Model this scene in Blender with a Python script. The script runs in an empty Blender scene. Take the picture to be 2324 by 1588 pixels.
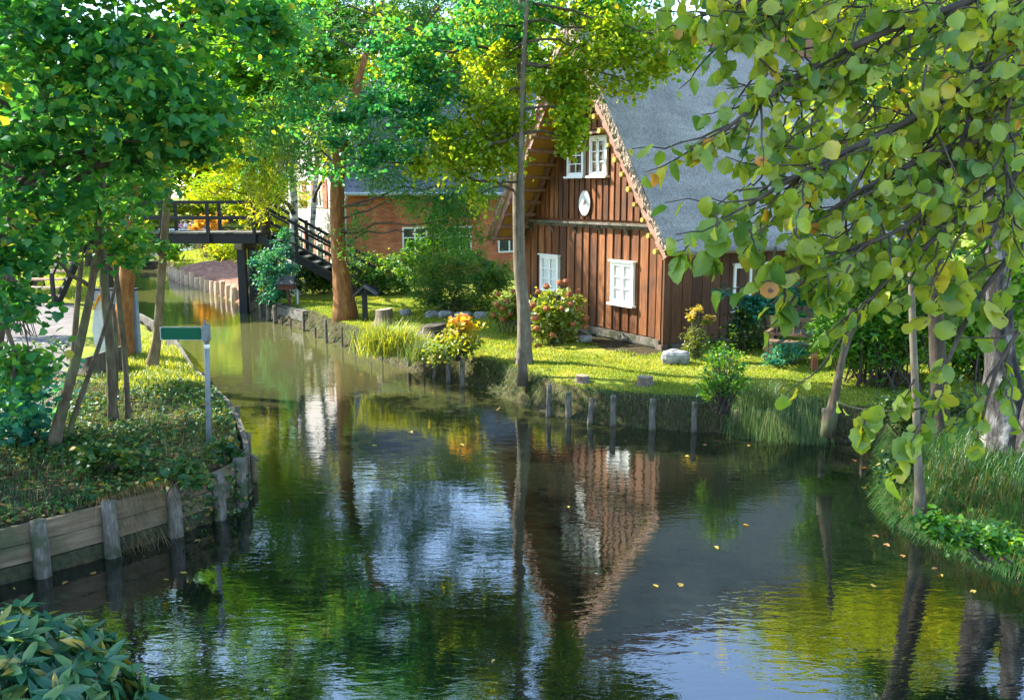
import bpy, math, random
import numpy as np
from mathutils import Vector, Matrix

sc = bpy.context.scene
COL = sc.collection
R = math.radians

# ------------------------------------------------------------------ camera
F_PX, CX, CY, EYE = 2050.0, 1162.0, 794.0, 4.0
PITCH = math.atan(354 / F_PX)
cp, sp = math.cos(PITCH), math.sin(PITCH)
cam_d = bpy.data.cameras.new("camera")
cam_d.sensor_width = 36.0
cam_d.lens = 36.0 * F_PX / 2324.0
cam_d.clip_start = 0.1
cam_d.clip_end = 2000
cam = bpy.data.objects.new("camera", cam_d)
COL.objects.link(cam)
cam.location = (0, 0, EYE)
cam.rotation_euler = (math.pi / 2 - PITCH, 0, 0)
sc.camera = cam

# ------------------------------------------------------------------ light
SUN_EL = R(39)
SUN_DIR = Vector((-0.93, 0.37, 0)).normalized()          # horizontal direction towards the sun
wd = bpy.data.worlds.new("World")
sc.world = wd
wd.use_nodes = True
nt = wd.node_tree
nt.nodes.clear()
sky = nt.nodes.new("ShaderNodeTexSky")
sky.sky_type = 'NISHITA'
sky.sun_disc = False
sky.sun_elevation = SUN_EL
sky.sun_rotation = math.atan2(SUN_DIR.x, SUN_DIR.y)
sky.dust_density = .35
sky.ozone_density = 1.6
bg = nt.nodes.new("ShaderNodeBackground")
bg.inputs[1].default_value = 0.15
wo = nt.nodes.new("ShaderNodeOutputWorld")
nt.links.new(sky.outputs[0], bg.inputs[0])
nt.links.new(bg.outputs[0], wo.inputs[0])
sl = bpy.data.lights.new("sun", 'SUN')
sl.energy = 3.6
sl.angle = R(0.55)
sl.color = (1.0, 0.93, 0.80)
so = bpy.data.objects.new("sun", sl)
COL.objects.link(so)
sv = Vector((SUN_DIR.x * math.cos(SUN_EL), SUN_DIR.y * math.cos(SUN_EL), math.sin(SUN_EL)))
so.rotation_euler = sv.to_track_quat('Z', 'Y').to_euler()
so.location = (-20, 10, 30)
sc.view_settings.view_transform = 'Standard'
sc.view_settings.look = 'None'
sc.view_settings.exposure = 2.4
sc.view_settings.gamma = 1.0
cy = sc.cycles
cy.max_bounces = 7
cy.diffuse_bounces = 3
cy.glossy_bounces = 3
cy.transmission_bounces = 5
cy.transparent_max_bounces = 4
cy.caustics_reflective = False
cy.caustics_refractive = False
cy.sample_clamp_indirect = 6.0

# ------------------------------------------------------------------ helpers
def ray(x, y):
    xc = (x - CX) / F_PX
    yc = (CY - y) / F_PX
    return np.array([xc, cp + yc * sp, -sp + yc * cp])
def P(x, y, z=0.0):                   # where the sight line of a measured point meets the height z
    d = ray(x, y); t = (z - EYE) / d[2]
    return np.array([d[0] * t, d[1] * t, z])
def Q(x, y, Y):                       # where it meets the distance Y
    d = ray(x, y); t = Y / d[1]
    return np.array([d[0] * t, Y, EYE + d[2] * t])
def px(n, Y):
    return n / F_PX * Y * 1.0

def nrm(v):
    v = np.asarray(v, float); l = np.linalg.norm(v)
    return v / l if l > 1e-9 else v

class G:
    """collects shapes for one mesh"""
    def __init__(s): s.v = []; s.f = []; s.m = []; s.n = 0
    def add(s, vs, fs, m=0):
        s.v.extend([tuple(map(float, q)) for q in vs])
        s.f.extend([tuple(i + s.n for i in q) for q in fs])
        s.m.extend([m] * len(fs)); s.n += len(vs); return s
    def box(s, c, size, m=0, rz=0.0, taper=1.0):
        x, y, z = np.array(size) / 2.0
        vs = []
        for k, sz in ((1.0, -z), (taper, z)):
            for a, b in ((-x, -y), (x, -y), (x, y), (-x, y)):
                a2, b2 = a * k, b * k
                vs.append((c[0] + a2 * math.cos(rz) - b2 * math.sin(rz), c[1] + a2 * math.sin(rz) + b2 * math.cos(rz), c[2] + sz))
        return s.add(vs, [(3, 2, 1, 0), (4, 5, 6, 7), (0, 1, 5, 4), (1, 2, 6, 5), (2, 3, 7, 6), (3, 0, 4, 7)], m)
    def beam(s, a, b, w, h, m=0, up=(0, 0, 1)):
        a, b = np.array(a, float), np.array(b, float)
        d = nrm(b - a); up = np.array(up, float)
        sd = nrm(np.cross(d, up)); u = np.cross(sd, d)
        vs = []
        for p_ in (a, b):
            for i, j in ((-1, -1), (1, -1), (1, 1), (-1, 1)):
                vs.append(p_ + sd * i * w / 2 + u * j * h / 2)
        return s.add(vs, [(0, 1, 2, 3), (7, 6, 5, 4), (0, 4, 5, 1), (1, 5, 6, 2), (2, 6, 7, 3), (3, 7, 4, 0)], m)
    def tube(s, pts, rad, n=8, m=0, jit=0.0, rng=None, flat_top=False):
        pts = np.array(pts, float); k = len(pts)
        rad = np.broadcast_to(np.array(rad, float), (k,)) if np.ndim(rad) == 0 else np.array(rad, float)
        t = np.gradient(pts, axis=0); vs = []
        ref = np.array([1.0, 0.13, 0.07]) if abs(nrm(t[0])[0]) < 0.8 else np.array([0.1, 1.0, 0.2])
        for i in range(k):
            d = nrm(t[i]); a = nrm(np.cross(d, ref)); b = np.cross(d, a); ref = np.cross(b, d) if False else ref
            for j in range(n):
                th = 2 * math.pi * j / n
                r = rad[i] * (1 + (rng.uniform(-jit, jit) if rng is not None and jit else 0))
                vs.append(pts[i] + (a * math.cos(th) + b * math.sin(th)) * r)
        fs = []
        for i in range(k - 1):
            for j in range(n):
                fs.append((i * n + j, i * n + (j + 1) % n, (i + 1) * n + (j + 1) % n, (i + 1) * n + j))
        fs.append(tuple(range(n - 1, -1, -1)))
        fs.append(tuple((k - 1) * n + j for j in range(n)))
        return s.add(vs, fs, m)
    def prism(s, poly, dirv, m=0):
        """polygon (3d points) extruded by dirv"""
        a = [np.array(q, float) for q in poly]; n = len(a); b = [q + np.array(dirv, float) for q in a]
        fs = [tuple(range(n - 1, -1, -1)), tuple(range(n, 2 * n))]
        for i in range(n):
            fs.append((i, (i + 1) % n, n + (i + 1) % n, n + i))
        return s.add(a + b, fs, m)
    def build(s, name, mats, parent=None, smooth=False):
        me = bpy.data.meshes.new(name)
        me.from_pydata(s.v, [], s.f)
        for mt in (mats if isinstance(mats, (list, tuple)) else [mats]): me.materials.append(mt)
        me.polygons.foreach_set("material_index", s.m)
        if smooth: me.polygons.foreach_set("use_smooth", [True] * len(me.polygons))
        me.update()
        o = bpy.data.objects.new(name, me); COL.objects.link(o)
        if parent is not None: o.parent = parent
        return o

def tag(o, label=None, cat=None, group=None, kind=None):
    if label: o["label"] = label
    if cat: o["category"] = cat
    if group: o["group"] = group
    if kind: o["kind"] = kind
    return o
def empty(name, loc, label, cat, group=None, rz=0.0):
    o = bpy.data.objects.new(name, None); COL.objects.link(o)
    o.location = tuple(map(float, loc)); o.rotation_euler = (0, 0, rz); o.empty_display_size = 0.2
    return tag(o, label, cat, group)
def copy_tree(o, parent=None):
    c = o.copy(); COL.objects.link(c)
    if parent is not None: c.parent = parent
    for ch in list(o.children): copy_tree(ch, c)
    return c

# ------------------------------------------------------------------ materials
def ramp(nt, pos):
    n = nt.nodes.new("ShaderNodeValToRGB")
    e = n.color_ramp.elements
    while len(e) < len(pos): e.new(0.5)
    for i, (p_, c) in enumerate(pos):
        e[i].position = p_; e[i].color = (*c, 1)
    return n
def mat_base(name):
    m = bpy.data.materials.new(name); m.use_nodes = True
    nt = m.node_tree; nt.nodes.clear()
    out = nt.nodes.new("ShaderNodeOutputMaterial")
    return m, nt, out
def surf(name, cols, scale=(1, 1, 1), nscale=5.0, detail=6, rough=0.8, bump=0.3, bdist=0.02, spec=0.3, island=0.0, coord='Object', tex='noise', metal=0.0, stain=None):
    """noise-coloured surface. cols: ramp list"""
    m, nt, out = mat_base(name); N = nt.nodes; L = nt.links
    b = N.new("ShaderNodeBsdfPrincipled"); L.new(b.outputs[0], out.inputs[0])
    tc = N.new("ShaderNodeTexCoord"); mp = N.new("ShaderNodeMapping"); mp.inputs['Scale'].default_value = scale
    L.new(tc.outputs[coord], mp.inputs[0])
    nz = N.new("ShaderNodeTexNoise"); nz.inputs['Scale'].default_value = nscale; nz.inputs['Detail'].default_value = detail; nz.inputs['Roughness'].default_value = 0.65
    L.new(mp.outputs[0], nz.inputs['Vector'])
    fac = nz.outputs['Fac']
    if island:
        ge = N.new("ShaderNodeNewGeometry"); ma = N.new("ShaderNodeMath"); ma.operation = 'MULTIPLY_ADD'
        sub = N.new("ShaderNodeMath"); sub.operation = 'SUBTRACT'; L.new(ge.outputs['Random Per Island'], sub.inputs[0]); sub.inputs[1].default_value = 0.5
        L.new(sub.outputs[0], ma.inputs[0]); ma.inputs[1].default_value = island; L.new(fac, ma.inputs[2]); fac = ma.outputs[0]
    rp = ramp(nt, cols); L.new(fac, rp.inputs[0])
    colour = rp.outputs[0]
    if stain:
        n2 = N.new("ShaderNodeTexNoise"); n2.inputs['Scale'].default_value = stain[0]; n2.inputs['Detail'].default_value = 4
        L.new(tc.outputs[coord], n2.inputs['Vector'])
        r2 = ramp(nt, [(stain[1], (0, 0, 0)), (stain[2], (1, 1, 1))]); L.new(n2.outputs['Fac'], r2.inputs[0])
        mx = N.new("ShaderNodeMixRGB"); L.new(r2.outputs[0], mx.inputs[0]); L.new(colour, mx.inputs[1]); mx.inputs[2].default_value = (*stain[3], 1)
        colour = mx.outputs[0]
    L.new(colour, b.inputs['Base Color'])
    b.inputs['Roughness'].default_value = rough
    b.inputs['Metallic'].default_value = metal
    b.inputs['Specular IOR Level'].default_value = spec
    if bump:
        bp = N.new("ShaderNodeBump"); bp.inputs['Strength'].default_value = bump; bp.inputs['Distance'].default_value = bdist
        L.new(nz.outputs['Fac'], bp.inputs['Height']); L.new(bp.outputs[0], b.inputs['Normal'])
    return m
def leafmat(name, cols, tcols=None, trans=0.45, gloss=0.05, rough=0.42, veins=False):
    m, nt, out = mat_base(name); N = nt.nodes; L = nt.links
    at = N.new("ShaderNodeAttribute"); at.attribute_name = "tint"
    r1 = ramp(nt, cols); L.new(at.outputs['Fac'], r1.inputs[0])
    if tcols is None: tcols = [(p_, (min(1, c[0] * 2.6 + .02), min(1, c[1] * 2.1), c[2] * 0.7)) for p_, c in cols]
    r2 = ramp(nt, tcols); L.new(at.outputs['Fac'], r2.inputs[0])
    c1, c2 = r1.outputs[0], r2.outputs[0]
    if veins:
        la = N.new("ShaderNodeAttribute"); la.attribute_name = "leafco"; sp_ = N.new("ShaderNodeSeparateXYZ"); L.new(la.outputs['Vector'], sp_.inputs[0])
        def mth(op, a, b=None):
            q = N.new("ShaderNodeMath"); q.operation = op
            for i_, v_ in enumerate((a, b)):
                if v_ is None: continue
                if isinstance(v_, (int, float)): q.inputs[i_].default_value = v_
                else: L.new(v_, q.inputs[i_])
            return q.outputs[0]
        ax = mth('ABSOLUTE', sp_.outputs[0]); ph = mth('MULTIPLY', mth('SUBTRACT', sp_.outputs[1], mth('MULTIPLY', ax, .75)), 8.0)
        fr_ = mth('ABSOLUTE', mth('SUBTRACT', mth('FRACT', ph), .5)); side = mth('LESS_THAN', fr_, .07); mid = mth('LESS_THAN', ax, .014)
        vn = mth('MAXIMUM', side, mid)
        def veined(c, k):
            q = N.new("ShaderNodeMixRGB"); q.blend_type = 'MULTIPLY'; L.new(vn, q.inputs[0]); L.new(c, q.inputs[1]); q.inputs[2].default_value = (k, k, k, 1); return q.outputs[0]
        tcn = N.new("ShaderNodeTexCoord"); ns_ = N.new("ShaderNodeTexNoise"); ns_.inputs['Scale'].default_value = 26; ns_.inputs['Detail'].default_value = 4; L.new(tcn.outputs['Object'], ns_.inputs['Vector'])
        n2_ = N.new("ShaderNodeTexNoise"); n2_.inputs['Scale'].default_value = 9; L.new(tcn.outputs['Object'], n2_.inputs['Vector'])
        sp2 = ramp(nt, [(.64, (0, 0, 0)), (.70, (1, 1, 1))]); L.new(ns_.outputs['Fac'], sp2.inputs[0])
        mo = ramp(nt, [(.3, (.72, .8, .9)), (.7, (1.15, 1.1, 1.0))]); L.new(n2_.outputs['Fac'], mo.inputs[0])
        def blot(c):
            q0 = N.new("ShaderNodeMixRGB"); q0.blend_type = 'MULTIPLY'; q0.inputs[0].default_value = 1; L.new(c, q0.inputs[1]); L.new(mo.outputs[0], q0.inputs[2])
            q = N.new("ShaderNodeMixRGB"); L.new(sp2.outputs[0], q.inputs[0]); L.new(q0.outputs[0], q.inputs[1]); q.inputs[2].default_value = (.14, .07, .02, 1); return q.outputs[0]
        c1, c2 = blot(veined(c1, 1.28)), blot(veined(c2, .72))
    d = N.new("ShaderNodeBsdfDiffuse"); L.new(c1, d.inputs[0])
    t = N.new("ShaderNodeBsdfTranslucent"); L.new(c2, t.inputs[0])
    mx = N.new("ShaderNodeMixShader"); mx.inputs[0].default_value = trans
    L.new(d.outputs[0], mx.inputs[1]); L.new(t.outputs[0], mx.inputs[2])
    g = N.new("ShaderNodeBsdfGlossy"); g.inputs['Roughness'].default_value = rough; g.inputs[0].default_value = (0.9, 0.95, 1, 1)
    m2 = N.new("ShaderNodeMixShader"); m2.inputs[0].default_value = gloss
    L.new(mx.outputs[0], m2.inputs[1]); L.new(g.outputs[0], m2.inputs[2])
    L.new(m2.outputs[0], out.inputs[0])
    return m

M = {}
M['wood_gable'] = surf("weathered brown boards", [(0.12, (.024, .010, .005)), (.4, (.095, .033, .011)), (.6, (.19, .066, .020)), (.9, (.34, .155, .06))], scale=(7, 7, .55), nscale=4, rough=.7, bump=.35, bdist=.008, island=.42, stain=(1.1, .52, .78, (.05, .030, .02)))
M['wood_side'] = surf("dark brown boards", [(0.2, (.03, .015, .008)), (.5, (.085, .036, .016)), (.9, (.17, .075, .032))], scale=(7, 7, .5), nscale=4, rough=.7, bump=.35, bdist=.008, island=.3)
M['wood_trim'] = surf("red brown trim", [(.2, (.14, .07, .05)), (.8, (.38, .22, .16))], scale=(2, 2, 2), nscale=6, rough=.7, bump=.2, bdist=.005)
M['wood_dark'] = surf("black stained timber", [(.2, (.006, .007, .008)), (.6, (.018, .018, .018)), (.9, (.05, .047, .04))], scale=(1, 5, 5), nscale=4, rough=.65, bump=.3, bdist=.006, island=.15)
M['deck'] = surf("worn deck boards", [(.2, (.05, .05, .04)), (.8, (.18, .17, .13))], nscale=7, rough=.8, island=.3)
M['wood_grey'] = surf("grey weathered post", [(.2, (.04, .032, .024)), (.5, (.12, .105, .085)), (.85, (.30, .28, .25))], scale=(4, 4, .8), nscale=7, rough=.85, bump=.5, bdist=.01, stain=(5, .5, .62, (.05, .06, .03)))
M['plank'] = surf("weathered planks", [(.2, (.05, .032, .018)), (.5, (.15, .108, .066)), (.85, (.28, .215, .145))], scale=(1, 1, 7), nscale=2.6, rough=.85, bump=.4, bdist=.008, island=.2, stain=(2.0, .5, .72, (.05, .065, .03)))
M['wet_plank'] = surf("algae covered plank", [(.3, (.012, .014, .008)), (.7, (.05, .055, .02))], nscale=14, rough=.7, bump=.7, bdist=.02)
M['log'] = surf("split pale log", [(.2, (.20, .12, .07)), (.5, (.45, .31, .20)), (.85, (.66, .52, .40))], scale=(3, 3, .7), nscale=6, rough=.85, bump=.5, bdist=.012, island=.35)
M['white'] = surf("white paint", [(.3, (.74, .74, .72)), (.8, (.84, .84, .82))], nscale=4, rough=.5, bump=.05)
M['curtain'] = surf("white curtain", [(.3, (.72, .72, .7)), (.7, (.85, .85, .83))], scale=(14, 14, .5), nscale=2, rough=.9, bump=.5, bdist=.02)
M['straw'] = surf("golden reed", [(.25, (.26, .12, .02)), (.55, (.58, .32, .06)), (.85, (.78, .54, .17))], scale=(1, 30, 30), nscale=5, rough=.9, bump=.6, bdist=.02)
M['reed_end'] = surf("cut reed ends", [(.35, (.05, .03, .02)), (.5, (.30, .22, .15)), (.62, (.62, .52, .42))], nscale=42, detail=3, rough=.9, bump=1.0, bdist=.03)
M['thatch'] = surf("grey thatch", [(.25, (.14, .138, .135)), (.45, (.27, .265, .26)), (.58, (.38, .375, .37)), (.78, (.60, .59, .58))], scale=(1, 1, 1), nscale=34, detail=5, rough=.95, bump=.95, bdist=.05, spec=.1, stain=(.9, .42, .75, (.21, .21, .205)))
def thatch_mat():
    m, nt, out = mat_base("grey reed thatch"); N = nt.nodes; L = nt.links
    b = N.new("ShaderNodeBsdfPrincipled"); L.new(b.outputs[0], out.inputs[0]); b.inputs['Roughness'].default_value = .95; b.inputs['Specular IOR Level'].default_value = .1
    tc = N.new("ShaderNodeTexCoord")
    def nz(scl, s, d):
        mp = N.new("ShaderNodeMapping"); mp.inputs['Scale'].default_value = scl; L.new(tc.outputs['Object'], mp.inputs[0])
        n = N.new("ShaderNodeTexNoise"); n.inputs['Scale'].default_value = s; n.inputs['Detail'].default_value = d; n.inputs['Roughness'].default_value = .7; L.new(mp.outputs[0], n.inputs['Vector']); return n.outputs['Fac']
    strand, grain, blotch, lichen, band = nz((1.2, 9, 1.2), 7, 4), nz((1, 1, 1), 30, 5), nz((1, 1, 1), .8, 4), nz((1, 1, 1), 2.4, 6), nz((.3, .12, 1), 3.2, 3)
    def mix(f, a, c, mode='MIX'):
        q = N.new("ShaderNodeMixRGB"); q.blend_type = mode
        if isinstance(f, float): q.inputs[0].default_value = f
        else: L.new(f, q.inputs[0])
        L.new(a, q.inputs[1]); L.new(c, q.inputs[2]); return q.outputs[0]
    def rp(f, c): r = ramp(nt, c); L.new(f, r.inputs[0]); return r.outputs[0]
    h = mix(.45, grain, strand)
    c = rp(h, [(.30, (.11, .105, .10)), (.46, (.26, .255, .25)), (.58, (.40, .395, .385)), (.72, (.62, .61, .59))])
    c = mix(1.0, c, rp(blotch, [(.3, (.74, .74, .74)), (.7, (1.12, 1.1, 1.06))]), 'MULTIPLY')
    c = mix(1.0, c, rp(band, [(.4, (.86, .86, .86)), (.6, (1.05, 1.05, 1.05))]), 'MULTIPLY')
    q = N.new("ShaderNodeRGB"); q.outputs[0].default_value = (.15, .155, .085, 1)
    c = mix(rp(lichen, [(.60, (0, 0, 0)), (.72, (.55, .55, .55))]), c, q.outputs[0])
    L.new(c, b.inputs['Base Color'])
    bp = N.new("ShaderNodeBump"); bp.inputs['Strength'].default_value = 1.0; bp.inputs['Distance'].default_value = .06; L.new(h, bp.inputs['Height']); L.new(bp.outputs[0], b.inputs['Normal'])
    return m
M['thatch'] = thatch_mat()
M['ridge'] = surf("ridge heather", [(.3, (.14, .06, .03)), (.7, (.32, .17, .09))], nscale=20, rough=.95, bump=.8, bdist=.03)
M['stone'] = surf("grey fieldstone", [(.25, (.12, .12, .12)), (.55, (.3, .3, .3)), (.85, (.5, .49, .48))], nscale=6, rough=.9, bump=.7, bdist=.03, stain=(3, .55, .7, (.09, .11, .05)))
M['steel'] = surf("galvanised steel", [(.3, (.15, .175, .20)), (.7, (.23, .26, .29))], nscale=18, rough=.5, bump=.03, metal=.2, stain=(6, .56, .7, (.12, .12, .10)))
M['green_sign'] = surf("dark green sheet", [(.3, (.001, .085, .045)), (.7, (.002, .10, .055))], nscale=3, rough=.5, bump=0, spec=.2)
M['grey_panel'] = surf("blue grey sheet metal", [(.3, (.17, .21, .27)), (.7, (.24, .29, .35))], nscale=4, rough=.5, bump=.05)
M['pale_board'] = surf("pale grey board", [(.3, (.36, .38, .38)), (.7, (.5, .52, .52))], nscale=7, rough=.7, bump=.2)
M['orange'] = surf("orange edge paint", [(.3, (.5, .2, .02)), (.7, (.7, .32, .04))], nscale=8, rough=.6, bump=.1)
M['soil'] = surf("reddish soil", [(.3, (.08, .04, .028)), (.7, (.22, .12, .085))], nscale=12, rough=.95, bump=1, bdist=.05)
M['bark'] = surf("grey brown bark", [(.25, (.025, .018, .012)), (.5, (.085, .065, .042)), (.8, (.20, .16, .11))], scale=(1, 1, .3), nscale=11, rough=.9, bump=.9, bdist=.03, stain=(2.2, .5, .7, (.10, .12, .05)))
M['bark_grey'] = surf("smooth grey bark", [(.2, (.05, .04, .028)), (.5, (.125, .105, .075)), (.8, (.24, .21, .155))], scale=(1, 1, .45), nscale=8, rough=.85, bump=.5, bdist=.02, stain=(2.5, .54, .7, (.09, .07, .05)))
M['bark_olive'] = surf("olive brown bark", [(.25, (.06, .04, .02)), (.5, (.14, .10, .05)), (.8, (.24, .19, .10))], scale=(1, 1, .4), nscale=10, rough=.9, bump=.4, bdist=.02)
M['bark_brown'] = surf("red brown bark", [(.2, (.06, .024, .008)), (.5, (.21, .088, .026)), (.8, (.40, .20, .075))], scale=(1, 1, .25), nscale=12, rough=.9, bump=1, bdist=.04)
M['bark_dark'] = surf("dark bark", [(.25, (.018, .014, .011)), (.7, (.09, .07, .05))], scale=(1, 1, .3), nscale=10, rough=.9, bump=.8, bdist=.03)
M['bark_limb'] = surf("limb bark", [(.25, (.03, .024, .018)), (.7, (.12, .095, .07))], scale=(1, 1, .3), nscale=10, rough=.9, bump=.4, bdist=.02)
M['bark_birch'] = surf("white birch bark", [(.36, (.03, .028, .026)), (.46, (.32, .31, .29)), (.6, (.62, .61, .58)), (.9, (.72, .71, .68))], scale=(1, 1, 3.2), nscale=3.4, rough=.8, bump=.4, bdist=.02)
M['bark_old'] = surf("old peeling birch bark", [(.42, (.02, .018, .016)), (.55, (.08, .075, .07)), (.64, (.24, .235, .22)), (.9, (.36, .35, .33))], scale=(2.2, 2.2, .8), nscale=3.2, rough=.9, bump=1.0, bdist=.05)
M['twig'] = surf("twig", [(.3, (.03, .024, .02)), (.7, (.09, .075, .06))], nscale=8, rough=.9, bump=0)
M['stem_green'] = surf("green stem", [(.3, (.05, .06, .02)), (.7, (.12, .12, .05))], nscale=8, rough=.9, bump=0)
M['stump'] = surf("old stump wood", [(.25, (.05, .035, .025)), (.55, (.16, .12, .09)), (.85, (.32, .26, .2))], scale=(3, 3, .8), nscale=6, rough=.9, bump=.8, bdist=.03)
M['cutface'] = surf("cut stump face", [(.3, (.2, .15, .1)), (.7, (.4, .32, .24))], nscale=6, rough=.9, bump=.3)
M['roofing'] = surf("dark shingle", [(.3, (.035, .035, .038)), (.7, (.09, .09, .095))], nscale=9, rough=.8, bump=.4)
M['box_wood'] = surf("stained box wood", [(.3, (.05, .016, .01)), (.7, (.12, .045, .028))], nscale=7, rough=.7, bump=.2)
M['render'] = surf("pale plaster", [(.3, (.62, .57, .54)), (.7, (.72, .67, .64))], nscale=3, rough=.9, bump=.2, bdist=.01)
M['shutter'] = surf("red brown shutter", [(.3, (.26, .10, .06)), (.7, (.36, .15, .09))], scale=(1, 1, 12), nscale=3, rough=.7, bump=.2)
M['gutter'] = surf("zinc gutter", [(.3, (.40, .42, .42)), (.7, (.5, .52, .52))], nscale=6, rough=.5, bump=0)
M['porcelain'] = surf("white porcelain", [(.3, (.62, .52, .46)), (.7, (.75, .66, .6))], nscale=6, rough=.35, bump=0, spec=.5)
M['straw_pole'] = surf("yellow reed pole", [(.3, (.20, .16, .03)), (.7, (.42, .36, .08))], nscale=9, rough=.85, bump=.3)
M['iron'] = surf("rusty iron", [(.3, (.03, .02, .015)), (.7, (.09, .05, .035))], nscale=9, rough=.7, bump=.1)
M['bench'] = surf("bench wood", [(.3, (.09, .055, .032)), (.7, (.2, .13, .08))], nscale=7, rough=.75, bump=.2, island=.2)
M['red_post'] = surf("red brown post", [(.3, (.22, .07, .045)), (.7, (.34, .12, .08))], nscale=7, rough=.7, bump=.1)
M['flower'] = surf("faded hydrangea head", [(.3, (.12, .035, .02)), (.5, (.26, .085, .04)), (.8, (.46, .22, .09))], nscale=30, detail=2, rough=.9, bump=.8, bdist=.02)

def glass():
    m, nt, out = mat_base("window glass"); N = nt.nodes; L = nt.links
    d = N.new("ShaderNodeBsdfTransparent"); d.inputs[0].default_value = (.93, .95, .95, 1)
    g = N.new("ShaderNodeBsdfGlossy"); g.inputs['Roughness'].default_value = .03
    lw_ = N.new("ShaderNodeLayerWeight"); lw_.inputs[0].default_value = .5; fr = ramp(nt, [(0, (.05, .05, .05)), (.6, (.10, .10, .10)), (.95, (.7, .7, .7))]); L.new(lw_.outputs['Facing'], fr.inputs[0])
    mx = N.new("ShaderNodeMixShader"); L.new(fr.outputs[0], mx.inputs[0]); L.new(d.outputs[0], mx.inputs[1]); L.new(g.outputs[0], mx.inputs[2])
    L.new(mx.outputs[0], out.inputs[0]); return m
M['glass'] = glass()
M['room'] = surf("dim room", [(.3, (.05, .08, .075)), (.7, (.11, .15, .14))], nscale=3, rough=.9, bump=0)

def brick():
    m, nt, out = mat_base("brick wall"); N = nt.nodes; L = nt.links
    b = N.new("ShaderNodeBsdfPrincipled"); L.new(b.outputs[0], out.inputs[0])
    tc = N.new("ShaderNodeTexCoord"); sep = N.new("ShaderNodeSeparateXYZ"); L.new(tc.outputs['Object'], sep.inputs[0])
    cb = N.new("ShaderNodeCombineXYZ"); ad = N.new("ShaderNodeMath"); ad.operation = 'ADD'
    L.new(sep.outputs[0], ad.inputs[0]); L.new(sep.outputs[1], ad.inputs[1]); L.new(ad.outputs[0], cb.inputs[0]); L.new(sep.outputs[2], cb.inputs[1])
    bt = N.new("ShaderNodeTexBrick"); L.new(cb.outputs[0], bt.inputs['Vector'])
    bt.inputs['Scale'].default_value = 1.0; bt.inputs['Brick Width'].default_value = .26; bt.inputs['Row Height'].default_value = .085; bt.inputs['Mortar Size'].default_value = .008
    bt.inputs['Color1'].default_value = (.50, .12, .042, 1); bt.inputs['Color2'].default_value = (.64, .24, .08, 1); bt.inputs['Mortar'].default_value = (.34, .26, .2, 1)
    bt.inputs['Bias'].default_value = -.2
    nz = N.new("ShaderNodeTexNoise"); nz.inputs['Scale'].default_value = 1.2; nz.inputs['Detail'].default_value = 5; L.new(tc.outputs['Object'], nz.inputs['Vector'])
    mx = N.new("ShaderNodeMixRGB"); mx.blend_type = 'MULTIPLY'; mx.inputs[0].default_value = 1
    rp = ramp(nt, [(.3, (.62, .56, .56)), (.7, (1.15, 1.1, 1.05))]); L.new(nz.outputs['Fac'], rp.inputs[0])
    L.new(bt.outputs['Color'], mx.inputs[1]); L.new(rp.outputs[0], mx.inputs[2])
    L.new(mx.outputs[0], b.inputs['Base Color']); b.inputs['Roughness'].default_value = .85
    bp = N.new("ShaderNodeBump"); bp.inputs['Strength'].default_value = .4; bp.inputs['Distance'].default_value = .01; bp.invert = True
    L.new(bt.outputs['Fac'], bp.inputs['Height']); L.new(bp.outputs[0], b.inputs['Normal'])
    return m
M['brick'] = brick()
def tiles():
    m, nt, out = mat_base("grey roof tiles"); N = nt.nodes; L = nt.links
    b = N.new("ShaderNodeBsdfPrincipled"); L.new(b.outputs[0], out.inputs[0])
    ge = N.new("ShaderNodeNewGeometry"); rp = ramp(nt, [(0, (.075, .075, .08)), (1, (.165, .165, .175))]); L.new(ge.outputs['Random Per Island'], rp.inputs[0])
    L.new(rp.outputs[0], b.inputs['Base Color']); b.inputs['Roughness'].default_value = .42; b.inputs['Specular IOR Level'].default_value = .6
    return m
M['tiles'] = tiles()

def plaque_mat():
    m, nt, out = mat_base("worn enamel plaque"); N = nt.nodes; L = nt.links
    b = N.new("ShaderNodeBsdfPrincipled"); L.new(b.outputs[0], out.inputs[0])
    tc = N.new("ShaderNodeTexCoord"); nz = N.new("ShaderNodeTexNoise"); nz.inputs['Scale'].default_value = 16; nz.inputs['Detail'].default_value = 5
    L.new(tc.outputs['Object'], nz.inputs['Vector'])
    mp = N.new("ShaderNodeMapping"); mp.inputs['Scale'].default_value = (7.5, 1, 5.6); L.new(tc.outputs['Object'], mp.inputs[0])
    gr = N.new("ShaderNodeTexGradient"); gr.gradient_type = 'SPHERICAL'; L.new(mp.outputs[0], gr.inputs[0])
    ma = N.new("ShaderNodeMath"); ma.operation = 'MULTIPLY'; L.new(gr.outputs['Fac'], ma.inputs[0]); L.new(nz.outputs['Fac'], ma.inputs[1])
    rp = ramp(nt, [(.2, (.6, .6, .58)), (.27, (.32, .25, .2)), (.36, (.07, .05, .045))]); L.new(ma.outputs[0], rp.inputs[0])
    L.new(rp.outputs[0], b.inputs['Base Color']); b.inputs['Roughness'].default_value = .6
    return m
M['plaque'] = plaque_mat()

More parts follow.
